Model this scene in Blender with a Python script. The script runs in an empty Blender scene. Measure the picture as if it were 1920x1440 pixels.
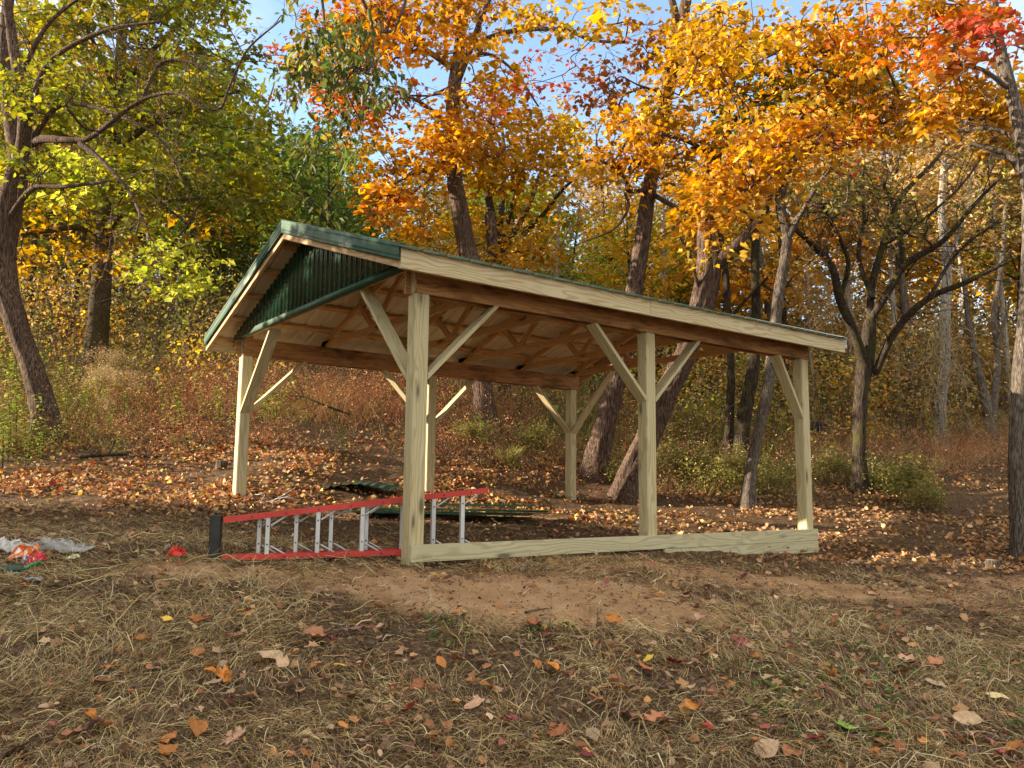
import bpy, bmesh, math, random
import numpy as np
from mathutils import Vector, Matrix
PI = math.pi
rng = np.random.default_rng(7)
random.seed(7)

# ------------------------------------------------------------------ camera
CAM = np.array([-3.3701, -5.9252, 0.66777]); YAW, PITCH, ROLL, FPX = 0.93114, 0.124262, 0.011653, 1508.79
def _basis():
    cy, sy, cp, sp = math.cos(YAW), math.sin(YAW), math.cos(PITCH), math.sin(PITCH)
    f = np.array([cy*cp, sy*cp, sp]); r = np.array([sy, -cy, 0.]); u = np.cross(r, f)
    c, s = math.cos(ROLL), math.sin(ROLL)
    return c*r+s*u, -s*r+c*u, f
RT, UP, FW = _basis()
cam_d = bpy.data.cameras.new('camera'); cam = bpy.data.objects.new('camera', cam_d)
bpy.context.scene.collection.objects.link(cam); bpy.context.scene.camera = cam
cam_d.sensor_width = 36; cam_d.lens = 36*FPX/1920; cam_d.clip_end = 600; cam_d.clip_start = 0.05
cam.matrix_world = Matrix(((RT[0], UP[0], -FW[0], CAM[0]), (RT[1], UP[1], -FW[1], CAM[1]), (RT[2], UP[2], -FW[2], CAM[2]), (0, 0, 0, 1)))
HD = np.array([math.cos(YAW), math.sin(YAW)]); HS = np.array([math.sin(YAW), -math.cos(YAW)])   # ground axes: depth, side

# ------------------------------------------------------------------ light
SUN_EL = math.radians(17)
SUN_TO = np.array([-0.80, 0.60])                      # horizontal direction towards the sun
scn = bpy.context.scene
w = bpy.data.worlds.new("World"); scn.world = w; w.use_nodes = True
nt = w.node_tree; nt.nodes.clear()
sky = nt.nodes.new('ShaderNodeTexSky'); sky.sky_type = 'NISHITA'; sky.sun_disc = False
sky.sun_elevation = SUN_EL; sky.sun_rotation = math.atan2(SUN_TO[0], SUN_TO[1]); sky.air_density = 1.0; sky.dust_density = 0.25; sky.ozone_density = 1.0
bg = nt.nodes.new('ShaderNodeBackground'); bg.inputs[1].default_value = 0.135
wo = nt.nodes.new('ShaderNodeOutputWorld'); # thin cloud added overhead and behind for warm fill; blue left over the hill
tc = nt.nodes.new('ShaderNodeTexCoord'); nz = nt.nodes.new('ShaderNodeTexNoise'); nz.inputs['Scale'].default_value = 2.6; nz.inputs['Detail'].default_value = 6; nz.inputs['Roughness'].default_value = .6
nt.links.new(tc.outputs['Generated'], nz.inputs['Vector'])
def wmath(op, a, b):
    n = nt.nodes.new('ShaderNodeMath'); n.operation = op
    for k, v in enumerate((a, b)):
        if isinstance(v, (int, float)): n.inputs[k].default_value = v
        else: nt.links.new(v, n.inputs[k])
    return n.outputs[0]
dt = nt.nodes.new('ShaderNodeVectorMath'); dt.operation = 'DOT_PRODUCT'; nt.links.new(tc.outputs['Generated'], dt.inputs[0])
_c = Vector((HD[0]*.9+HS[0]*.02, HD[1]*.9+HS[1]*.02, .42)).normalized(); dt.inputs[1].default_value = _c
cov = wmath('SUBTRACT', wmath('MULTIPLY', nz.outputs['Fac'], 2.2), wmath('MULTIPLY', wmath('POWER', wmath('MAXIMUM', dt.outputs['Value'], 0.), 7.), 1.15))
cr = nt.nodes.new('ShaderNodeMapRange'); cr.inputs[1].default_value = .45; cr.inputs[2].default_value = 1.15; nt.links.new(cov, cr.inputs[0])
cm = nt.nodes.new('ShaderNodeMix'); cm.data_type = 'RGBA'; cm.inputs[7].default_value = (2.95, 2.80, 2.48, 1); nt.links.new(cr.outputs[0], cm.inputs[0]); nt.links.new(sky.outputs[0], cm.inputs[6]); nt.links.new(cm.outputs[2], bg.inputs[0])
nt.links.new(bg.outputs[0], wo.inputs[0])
sd = bpy.data.lights.new('sun', 'SUN'); sd.energy = 5.0; sd.angle = math.radians(0.55); sd.color = (1.0, 0.83, 0.62)
so = bpy.data.objects.new('sun', sd); scn.collection.objects.link(so)
sv = Vector((SUN_TO[0]*math.cos(SUN_EL), SUN_TO[1]*math.cos(SUN_EL), math.sin(SUN_EL)))
so.rotation_euler = sv.to_track_quat('Z', 'Y').to_euler(); so.location = (-10, 8, 12)
scn.view_settings.view_transform = 'Standard'; scn.view_settings.look = 'None'
scn.view_settings.exposure = 1.76; scn.view_settings.gamma = 1
scn.cycles.max_bounces = 6; scn.cycles.transparent_max_bounces = 8
COL = scn.collection

# ------------------------------------------------------------------ naming helpers
def tag(o, label=None, cat=None, group=None, kind=None):
    if label: o['label'] = label
    if cat: o['category'] = cat
    if group: o['group'] = group
    if kind: o['kind'] = kind
    return o
def empty(name, loc, label=None, cat=None, group=None):
    o = bpy.data.objects.new(name, None); COL.objects.link(o); o.location = loc; o.empty_display_size = .1
    return tag(o, label, cat, group)
def link(name, me, parent=None, world=True):
    o = bpy.data.objects.new(name, me); COL.objects.link(o)
    if parent is not None:
        o.parent = parent
        if world: o.matrix_parent_inverse = Matrix.Translation(parent.location).inverted()
    return o

# ------------------------------------------------------------------ noise + terrain
_tab = np.random.default_rng(3).random((256, 256))
def vnoise(x, y):
    xi = np.floor(x).astype(int); yi = np.floor(y).astype(int); fx = x-xi; fy = y-yi
    fx = fx*fx*(3-2*fx); fy = fy*fy*(3-2*fy); a = lambda i, j: _tab[(xi+i) & 255, (yi+j) & 255]
    return (a(0, 0)*(1-fx)+a(1, 0)*fx)*(1-fy)+(a(0, 1)*(1-fx)+a(1, 1)*fx)*fy
def fbm(x, y, o=3):
    s = 0; k = 1.; t = 0
    for i in range(o): s = s+vnoise(x*2**i+13*i, y*2**i+7*i)*k; t += k; k *= .5
    return s/t
# control points of the ground: depth from the camera, side, height
CP = [(-6,-8,-1.5),(-6,0,-1.7),(-6,8,-1.8),(0,-6,-.85),(0,0,-.97),(0,6,-1.2),(3.5,-3,-.5),(3.5,0,-.56),(3.5,3,-.75),(5,-4,-.25),(5.2,0,-.28),(5.2,4,-.52),
 (6.76,-.83,0.0),(6.4,-2.6,0.0),(6.9,-4.5,.08),(7,-8,.2),(7.8,1.2,-.03),(8.3,2.2,-.10),(10.2,3.8,-.10),(8.6,5.5,-.30),(7,6,-.5),(10.3,6.4,-.08),(12,6,.05),(9,9,-.3),(13,10,.3),
 (8.5,-2.0,.10),(7.7,-1.1,.0),(8.2,-.2,.01),(9.2,-3,.22),(10.36,-3.5,.41),(10.5,-6.5,.44),(9.2,1.5,.10),(10,0,.24),(11.4,1.8,.18),(12,-1.3,.47),(13.7,1.0,.43),(12.8,3.3,.2),(12,-3.6,.8),
 (13.5,-5,1.2),(13.5,-9,1.3),(15.5,-8.8,1.82),(15.5,-4,1.85),(15.5,-1,1.35),(17,-.5,1.85),(16,1.7,1.08),(15.3,3,.75),(14,4.2,.38),(15,6.5,.62),(17,8,1.1),(20,10.7,1.78),
 (19.5,-10,3.3),(19.5,-5,3.1),(19.5,0,2.7),(19.5,5,2.0),(24,-12,4.6),(24,0,4.1),(24,8,3.2),(24,16,2.6),(35,-20,7.8),(35,0,7.2),(35,18,5.6),(50,-25,12),(50,0,12),(50,30,9.5),
 (75,-40,17),(75,0,18),(75,45,15),(120,-80,20),(120,0,21),(120,80,19),(10,-16,.4),(18,-20,2.2),(0,-20,-.6),(-6,-40,-1),(20,-40,1.5),(0,40,-2),(20,35,1),(-30,0,-3.5),(-30,-60,-3),(-30,60,-4),(60,90,10),(60,-90,10)]
CP = np.array(CP, float)
def _phi(r2): return np.where(r2 > 1e-12, .5*r2*np.log(np.maximum(r2, 1e-12)), 0)
def _fit():
    n = len(CP); X = CP[:, :2]; K = _phi(((X[:, None]-X[None])**2).sum(-1))+np.eye(n)*.35
    P = np.c_[np.ones(n), X]; A = np.block([[K, P], [P.T, np.zeros((3, 3))]])
    return np.linalg.solve(A, np.r_[CP[:, 2], 0, 0, 0])
_W = _fit(); L_X = 5.771
def height_ds(D, S):
    D = np.asarray(D, float); S = np.asarray(S, float); sh = D.shape; D = D.ravel(); S = S.ravel(); out = np.empty(len(D))
    for i in range(0, len(D), 40000):
        d = D[i:i+40000]; s = S[i:i+40000]
        out[i:i+40000] = _phi((d[:, None]-CP[:, 0])**2+(s[:, None]-CP[:, 1])**2) @ _W[:-3]+_W[-3]+_W[-2]*d+_W[-1]*s
    out += (fbm(D*1.1+50, S*1.1+50, 3)-.5)*.10*np.clip((D-2)/8, .5, 3)+(fbm(D*6+9, S*6+5, 3)-.5)*.05
    X, Y = ds(D, S); out -= .07*np.clip((X-2.2)/1.2, 0, 1)*np.clip((L_X+.9-X)/.5, 0, 1)*np.clip((Y+.75)/.5, 0, 1)*np.clip((-.03-Y)/.03, 0, 1)
    return out.reshape(sh)
def ds(D, S): return CAM[0]+HD[0]*D+HS[0]*S, CAM[1]+HD[1]*D+HS[1]*S
def to_ds(x, y): return (x-CAM[0])*HD[0]+(y-CAM[1])*HD[1], (x-CAM[0])*HS[0]+(y-CAM[1])*HS[1]
def height(x, y):
    D, S = to_ds(np.asarray(x, float), np.asarray(y, float)); return height_ds(D, S)
def at(px, py, D):
    d = FW+RT*(px-960)/FPX+UP*(720-py)/FPX
    return CAM+d*(D/(d[0]*HD[0]+d[1]*HD[1]))
def at_v(px, py, D):
    d = FW[None]+RT[None]*((px-960)/FPX)[:, None]+UP[None]*((720-py)/FPX)[:, None]
    return CAM+d*(D/(d[:, 0]*HD[0]+d[:, 1]*HD[1]))[:, None]
_DL = np.concatenate([np.arange(2.5, 20, .04), np.arange(20, 60, .3)])
def gnd(px, py):
    P = np.array([at(px, py, 1.0)-CAM])*_DL[:, None]+CAM
    k = np.argmax(P[:, 2] < height(P[:, 0], P[:, 1])); p = P[k]
    return np.array([p[0], p[1], float(height(p[0], p[1]))])

# ------------------------------------------------------------------ materials
def newmat(name):
    m = bpy.data.materials.new(name); m.use_nodes = True; t = m.node_tree
    return m, t, t.nodes['Principled BSDF']
def N(t, ty, **k):
    n = t.nodes.new('ShaderNode'+ty)
    for a, b in k.items(): setattr(n, a, b)
    return n
def ramp(t, src, stops):
    r = N(t, 'ValToRGB'); e = r.color_ramp.elements
    while len(e) < len(stops): e.new(.5)
    for i, (p, c) in enumerate(stops): e[i].position = p; e[i].color = (*c, 1)
    t.links.new(src, r.inputs[0]); return r.outputs[0]
def mixc(t, fac, a, b, mode='MIX'):
    m = N(t, 'Mix', data_type='RGBA', blend_type=mode)
    for s, v in ((0, fac), (6, a), (7, b)):
        if isinstance(v, (int, float)): m.inputs[s].default_value = v
        elif isinstance(v, tuple): m.inputs[s].default_value = (*v, 1)
        else: t.links.new(v, m.inputs[s])
    return m.outputs[2]
def mapping(t, src, scale, loc=(0, 0, 0)):
    m = N(t, 'Mapping'); m.inputs[3].default_value = scale; m.inputs[1].default_value = loc; t.links.new(src, m.inputs[0]); return m.outputs[0]
def noise(t, vec, scale, detail=4, rough=.55, dist=0):
    n = N(t, 'TexNoise'); n.inputs['Scale'].default_value = scale; n.inputs['Detail'].default_value = detail
    n.inputs['Roughness'].default_value = rough; n.inputs['Distortion'].default_value = dist
    if vec is not None: t.links.new(vec, n.inputs['Vector'])
    return n.outputs['Fac']
def bump(t, p, h, strength=.3, dist=.01):
    b = N(t, 'Bump'); b.inputs[0].default_value = strength; b.inputs[1].default_value = dist
    t.links.new(h, b.inputs['Height']); t.links.new(b.outputs[0], p.inputs['Normal'])

def wood(name, base, dark, late, stain=None, knots=True):
    m, t, p = newmat(name)
    uv = N(t, 'TexCoord').outputs['UV']; oi = N(t, 'ObjectInfo')
    off = N(t, 'VectorMath', operation='MULTIPLY'); t.links.new(oi.outputs['Random'], off.inputs[0]); off.inputs[1].default_value = (37, 19, 0)
    add = N(t, 'VectorMath', operation='ADD'); t.links.new(uv, add.inputs[0]); t.links.new(off.outputs[0], add.inputs[1])
    v = add.outputs[0]
    def mth(op, x, y=None):
        n = N(t, 'Math', operation=op)
        for k, q in enumerate((x, y)):
            if q is None: continue
            if isinstance(q, (int, float)): n.inputs[k].default_value = q
            else: t.links.new(q, n.inputs[k])
        return n.outputs[0]
    sx = N(t, 'SeparateXYZ'); t.links.new(v, sx.inputs[0])
    warp = noise(t, mapping(t, v, (1.1, 5.5, 1)), 1, 2, .5, .3)
    gr = mth('SINE', mth('MULTIPLY', mth('ADD', mth('MULTIPLY', sx.outputs[1], 22), mth('MULTIPLY', warp, 7.5)), 6.283))
    gr = mth('ADD', mth('MULTIPLY', gr, .5), .5)
    fine = noise(t, mapping(t, v, (3, 160, 1)), 1, 3)
    big = noise(t, mapping(t, v, (1.2, 5, 1)), 1, 3)
    c = ramp(t, gr, [(0, base), (.45, base), (.88, late), (1, late)])
    c = mixc(t, ramp(t, fine, [(.35, (0, 0, 0)), (.7, (.45,)*3)]), c, dark)
    c = mixc(t, ramp(t, big, [(.35, (0, 0, 0)), (.75, (.5,)*3)]), c, late)
    if knots:
        vo = N(t, 'TexVoronoi'); vo.inputs['Scale'].default_value = 1; vo.inputs['Randomness'].default_value = 1
        t.links.new(mapping(t, v, (1.7, 6.0, 1)), vo.inputs['Vector'])
        c = mixc(t, ramp(t, vo.outputs['Distance'], [(0, (1, 1, 1)), (.11, (.95,)*3), (.15, (.35,)*3), (.24, (0, 0, 0))]), c, tuple(x*.35 for x in dark))
    if stain:
        sn = noise(t, mapping(t, v, (1.5, 7, 1)), 1, 5, .65)
        c = mixc(t, ramp(t, sn, [(.44, (0, 0, 0)), (.68, (.95,)*3)]), c, stain)
    t.links.new(c, p.inputs['Base Color']); p.inputs['Roughness'].default_value = .72
    p.inputs['Specular IOR Level'].default_value = .25
    bump(t, p, fine, .35, .002)
    return m
M = {}
M['pt'] = wood('treated_pine', (.57, .52, .33), (.41, .36, .21), (.43, .35, .19))
M['pt_fascia'] = wood('treated_pine_fascia', (.60, .53, .35), (.43, .36, .21), (.43, .32, .17))
M['pt_base'] = wood('treated_pine_wet', (.56, .53, .35), (.42, .38, .24), (.40, .35, .22))
M['beam'] = wood('brown_beam', (.48, .26, .11), (.30, .14, .05), (.34, .17, .065), stain=(.07, .03, .012))
M['truss'] = wood('truss_pine', (.70, .45, .21), (.50, .29, .12), (.54, .32, .13))
M['rake'] = wood('rake_pine', (.62, .44, .25), (.42, .26, .12), (.45, .28, .14))

def metal_paint(name, col, rough=.32, dirt=.25):
    m, t, p = newmat(name); o = N(t, 'TexCoord').outputs['Object']
    n = noise(t, o, 2.2, 5)
    c = mixc(t, ramp(t, n, [(.4, (0, 0, 0)), (.8, (dirt,)*3)]), col, tuple(min(1, x*1.7+.03) for x in col))
    t.links.new(c, p.inputs['Base Color']); p.inputs['Roughness'].default_value = rough
    t.links.new(ramp(t, noise(t, o, 9, 3), [(.3, (rough*.75,)*3), (.7, (rough*1.35,)*3)]), p.inputs['Roughness'])
    p.inputs['Coat Weight'].default_value = .08; p.inputs['Coat Roughness'].default_value = .3
    return m
M['green'] = metal_paint('green_painted_steel', (.008, .052, .024), .55)
M['green_dark'] = metal_paint('green_painted_steel_gable', (.007, .038, .020), .25)
_g = M['green_dark'].node_tree.nodes['Principled BSDF']; _g.inputs['Coat Weight'].default_value = .8; _g.inputs['Coat Roughness'].default_value = .12
M['back'] = metal_paint('sheet_backcoat', (.64, .56, .41), .5, .3)
M['white_metal'] = metal_paint('white_backcoat', (.7, .74, .78), .45)
M['red'] = metal_paint('red_fibreglass', (.50, .035, .025), .55, .5)
M['alu'] = metal_paint('aluminium', (.55, .56, .58), .5, .3)
M['alu'].node_tree.nodes['Principled BSDF'].inputs['Metallic'].default_value = .55
M['black'] = metal_paint('black_plastic', (.012, .012, .014), .6, .3)
M['screw'] = metal_paint('screw_head', (.03, .03, .03), .4)

def bark(name, a, b, c3, scale=1., moss=None):
    m, t, p = newmat(name); o = N(t, 'TexCoord').outputs['Object']
    ridg = noise(t, mapping(t, o, (32*scale, 32*scale, 4.2*scale)), 1.6, 6, .62, .6)
    big = noise(t, o, 1.7, 4)
    c = ramp(t, ridg, [(.38, a), (.5, b), (.62, c3)])
    c = mixc(t, ramp(t, big, [(.4, (0, 0, 0)), (.7, (.55,)*3)]), c, tuple(x*.6 for x in b))
    if moss: c = mixc(t, ramp(t, noise(t, o, 5, 5), [(.5, (0, 0, 0)), (.66, (.85,)*3)]), c, moss)
    t.links.new(c, p.inputs['Base Color']); p.inputs['Roughness'].default_value = .95; p.inputs['Specular IOR Level'].default_value = .1
    bump(t, p, ridg, 1.0, .035)
    return m
M['bark_furrow'] = bark('bark_furrowed_brown', (.028, .017, .013), (.11, .075, .058), (.24, .17, .135))
M['bark_fine'] = bark('bark_fine_olive', (.035, .027, .014), (.10, .078, .045), (.17, .135, .085), 1.8)
M['bark_grey'] = bark('bark_grey', (.04, .032, .025), (.14, .115, .095), (.28, .24, .20), 1.5)
M['bark_dark'] = bark('bark_dark_mossy', (.015, .011, .009), (.055, .042, .034), (.12, .095, .075), 1.2, moss=(.07, .07, .02))
M['bark_pale'] = bark('bark_pale', (.12, .10, .085), (.34, .30, .26), (.55, .50, .46), 1.2)
M['charred'] = bark('charred_wood', (.006, .005, .005), (.03, .024, .022), (.07, .055, .05), 1.3)
M['vine'] = bark('pale_vine', (.20, .15, .08), (.42, .34, .2), (.6, .52, .36), 2)

def leafmat(name, trans=.45, rough=.55):
    m, t, p = newmat(name); out = t.nodes['Material Output']
    at_ = N(t, 'Attribute', attribute_name='Col')
    p.inputs['Roughness'].default_value = rough; p.inputs['Specular IOR Level'].default_value = .3
    t.links.new(at_.outputs['Color'], p.inputs['Base Color'])
    if trans > 0:
        tr = N(t, 'BsdfTranslucent'); hs = N(t, 'HueSaturation'); hs.inputs['Saturation'].default_value = 1.1; hs.inputs['Value'].default_value = 1.25
        t.links.new(at_.outputs['Color'], hs.inputs['Color']); t.links.new(hs.outputs[0], tr.inputs[0])
        mx = N(t, 'MixShader'); mx.inputs[0].default_value = trans
        t.links.new(p.outputs[0], mx.inputs[1]); t.links.new(tr.outputs[0], mx.inputs[2]); t.links.new(mx.outputs[0], out.inputs[0])
    return m
M['leaf'] = leafmat('leaf_translucent', .36)
M['litter'] = leafmat('dry_leaf', .15, .7)
M['straw'] = leafmat('dry_grass', .2, .6)

# ------------------------------------------------------------------ mesh helpers
def mesh_np(name, V, F, col=None, mat=None, smooth=False):
    """V (n,3); F list of int arrays (m,k); col (n,3)"""
    me = bpy.data.meshes.new(name); V = np.ascontiguousarray(V, dtype=np.float32)
    me.vertices.add(len(V)); me.vertices.foreach_set('co', V.ravel())
    F = [f for f in F if len(f)]
    li = np.concatenate([f.ravel() for f in F]).astype(np.int32); tot = np.concatenate([np.full(len(f), f.shape[1]) for f in F]).astype(np.int32)
    me.loops.add(len(li)); me.loops.foreach_set('vertex_index', li)
    me.polygons.add(len(tot)); me.polygons.foreach_set('loop_start', np.r_[0, np.cumsum(tot)[:-1]].astype(np.int32)); me.polygons.foreach_set('loop_total', tot)
    if smooth: me.polygons.foreach_set('use_smooth', np.ones(len(tot), bool))
    me.update(calc_edges=True); me.validate()
    if col is not None:
        ca = me.color_attributes.new('Col', 'FLOAT_COLOR', 'POINT'); ca.data.foreach_set('color', np.c_[np.clip(col, 0, 1), np.ones(len(V))].astype(np.float32).ravel())
    if mat is not None: me.materials.append(mat)
    return me
class Tubes:
    def __init__(s): s.V = []; s.F = []; s.n = 0
    def add(s, P, R, k=6, rough=0., cap=True, seed=0):
        P = np.asarray(P, float); R = np.broadcast_to(np.asarray(R, float), (len(P),)); n = len(P)
        T = np.gradient(P, axis=0); T /= np.linalg.norm(T, axis=1)[:, None]+1e-9
        a = np.array([1., 0, 0]) if abs(T[0][0]) < .8 else np.array([0, 1., 0])
        ref = np.zeros((n, 3)); x = a-T[0]*(a@T[0]); x /= np.linalg.norm(x)
        for i in range(n):
            x = x-T[i]*(x@T[i]); x /= np.linalg.norm(x)+1e-9; ref[i] = x
        B = np.cross(T, ref); th = np.arange(k)*2*PI/k
        rr = np.repeat(R[:, None], k, 1)
        if rough:
            ii, jj = np.meshgrid(np.arange(n), np.arange(k), indexing='ij'); cc = np.cos(th)[jj]; ss = np.sin(th)[jj]
            rr = rr*(1+rough*(fbm(cc*4+seed+40+ii*.05, ss*4+ii*.09+40, 3)-.5)*2+rough*.8*(fbm(cc*1.3+seed+20, ss*1.3+ii*.04+20, 2)-.5)*2)
        V = P[:, None]+rr[..., None]*(np.cos(th)[None, :, None]*ref[:, None]+np.sin(th)[None, :, None]*B[:, None])
        V = V.reshape(-1, 3); b = s.n; i = np.arange(n-1)[:, None]*k; j = np.arange(k)[None]; j2 = (j+1) % k
        s.F.append(np.stack([b+i+j, b+i+j2, b+i+k+j2, b+i+k+j], -1).reshape(-1, 4)); s.V.append(V); s.n += n*k
        if cap:
            s.V.append(P[-1:]); c = s.n; s.n += 1; jj = np.arange(k)
            s.F.append(np.stack([b+(n-1)*k+jj, b+(n-1)*k+(jj+1) % k, np.full(k, c)], -1))
    def build(s, name, mat, parent=None, smooth=True):
        return link(name, s.mesh(name, mat, smooth), parent)
    def mesh(s, name, mat, smooth=True):
        q = [f for f in s.F if f.shape[1] == 4]; t3 = [f for f in s.F if f.shape[1] == 3]
        return mesh_np(name, np.concatenate(s.V), [np.concatenate(x) for x in (q, t3) if x], None, mat, smooth)
def crom(P, m=6):
    P = np.asarray(P, float)
    if len(P) < 3:
        t = np.linspace(0, 1, m+1)[:, None]; return P[0]*(1-t)+P[-1]*t
    Q = np.vstack([2*P[0]-P[1], P, 2*P[-1]-P[-2]]); out = []
    for i in range(1, len(Q)-2):
        t = np.linspace(0, 1, m, endpoint=False)[:, None]; a, b, c, d = Q[i-1:i+3]
        out.append(.5*(2*b+(c-a)*t+(2*a-5*b+4*c-d)*t*t+(3*b-a-3*c+d)*t**3))
    out.append(P[-1:]); return np.concatenate(out)
# plane board with chamfered edges and UVs that run along its length (metres)
def board(name, p0, p1, w, h, mat, parent, up=(0, 0, 1), cut=None):
    p0 = Vector(p0); p1 = Vector(p1); L = (p1-p0).length; x = (p1-p0)/L; u = Vector(up); u = (u-x*u.dot(x)).normalized(); s = u.cross(x)
    bm = bmesh.new(); vs = []
    for i in (0, 1):
        for a, b in ((-1, -1), (1, -1), (1, 1), (-1, 1)):
            q = (p1 if i else p0)+s*(a*w/2)+u*(b*h/2); 
            if cut:     # cut the end along a plane: z or y limited
                q = cut(q, x, i)
            vs.append(bm.verts.new(q))
    for f in ((0, 1, 2, 3), (7, 6, 5, 4), (0, 4, 5, 1), (1, 5, 6, 2), (2, 6, 7, 3), (3, 7, 4, 0)): bm.faces.new([vs[k] for k in f])
    bm.normal_update()
    bmesh.ops.bevel(bm, geom=bm.edges[:], offset=min(w, h)*.07, segments=1, affect='EDGES')
    uvl = bm.loops.layers.uv.new('UV'); r = random.random()*10
    for f in bm.faces:
        n = f.normal
        for l in f.loops:
            d = l.vert.co-p0; uu = d.dot(x); vv = d.dot(u) if abs(n.dot(s)) > .6 else d.dot(s)+.5
            if abs(n.dot(x)) > .9: uu = d.dot(u)*.02; vv = d.dot(s)
            l[uvl].uv = (uu+r, vv+r)
    bmesh.ops.recalc_face_normals(bm, faces=bm.faces[:])
    me = bpy.data.meshes.new(name); bm.to_mesh(me); bm.free(); me.materials.append(mat)
    return link(name, me, parent)
def boxes(bl):      # quick box list -> V,F ; each (x0,x1,y0,y1,z0,z1)
    V = []; F = []
    for i, (a, b, c, d, e, f) in enumerate(bl):
        V += [(a, c, e), (b, c, e), (b, d, e), (a, d, e), (a, c, f), (b, c, f), (b, d, f), (a, d, f)]
        F += [[8*i+k for k in q] for q in ((3, 2, 1, 0), (4, 5, 6, 7), (0, 1, 5, 4), (1, 2, 6, 5), (2, 3, 7, 6), (3, 0, 4, 7))]
    return np.array(V, float), np.array(F)

# ------------------------------------------------------------------ ground
def ground():
    Dg = np.concatenate([np.linspace(-30, 2.5, 40, endpoint=False), np.arange(2.5, 12, .04), np.arange(12, 22, .09), np.geomspace(22, 125, 60)])
    sp = np.concatenate([np.arange(0, 6.5, .045), np.arange(6.5, 14, .12), np.geomspace(14, 100, 40)]); Sg = np.r_[-sp[:0:-1], sp]
    D, S = np.meshgrid(Dg, Sg, indexing='ij'); Z = height_ds(D, S); X, Y = ds(D, S)
    n, m = D.shape; i = np.arange(n-1)[:, None]*m; j = np.arange(m-1)[None]
    F = np.stack([i+j, i+m+j, i+m+j+1, i+j+1], -1).reshape(-1, 4)
    # soil colour: R bare tan soil, G leaf mould, B nothing
    q = fbm(D*1.3, S*1.3, 3)
    bare = np.exp(-(((D-6.15)/.75)**2+((S-.15)/1.5)**2)**1.5)+.8*np.exp(-(((D-7.5)/.6)**2+((S-2.5)/2.2)**2))+.6*np.exp(-(((D-6.3)/.35)**2+((S+2.3)/.8)**2))+.5*np.exp(-(((D-10.4)/.7)**2+((S+1)/3.5)**2))+.6*np.exp(-(((D-8.6)/.5)**2+((S-5)/1.2)**2))
    bare = np.clip(bare*1.5*(.45+q)-.12-.55*(fbm(D*5+2, S*5+6, 3)-.42)*2, 0, 1)*(bare > .03)
    me = mesh_np('ground', np.c_[X.ravel(), Y.ravel(), Z.ravel()], [F], np.c_[bare.ravel(), q.ravel(), 0*q.ravel()], None, True)
    mt, t, p = newmat('forest_soil'); o = N(t, 'TexCoord').outputs['Object']; at_ = N(t, 'Attribute', attribute_name='Col')
    sp_ = N(t, 'SeparateColor'); t.links.new(at_.outputs['Color'], sp_.inputs[0])
    n1 = noise(t, o, 3, 6, .65); n2 = noise(t, o, 30, 5, .7); n3 = noise(t, o, 110, 3, .6)
    dark = ramp(t, n2, [(.3, (.028, .017, .010)), (.5, (.095, .060, .034)), (.7, (.26, .17, .10))])
    tan = ramp(t, n1, [(.3, (.30, .175, .09)), (.5, (.46, .28, .15)), (.72, (.58, .39, .23))])
    tan = mixc(t, ramp(t, n3, [(.35, (0, 0, 0)), (.75, (.45,)*3)]), tan, (.13, .075, .04))
    c = mixc(t, ramp(t, sp_.outputs[0], [(.1, (0, 0, 0)), (.6, (1, 1, 1))]), dark, tan)
    t.links.new(c, p.inputs['Base Color']); p.inputs['Roughness'].default_value = .95; p.inputs['Specular IOR Level'].default_value = .1
    h = N(t, 'Math', operation='ADD'); t.links.new(n2, h.inputs[0]); t.links.new(n3, h.inputs[1]); bump(t, p, h.outputs[0], .55, .012)
    me.materials.append(mt); o = link('ground', me); tag(o, kind='structure'); return o
ground()

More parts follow.
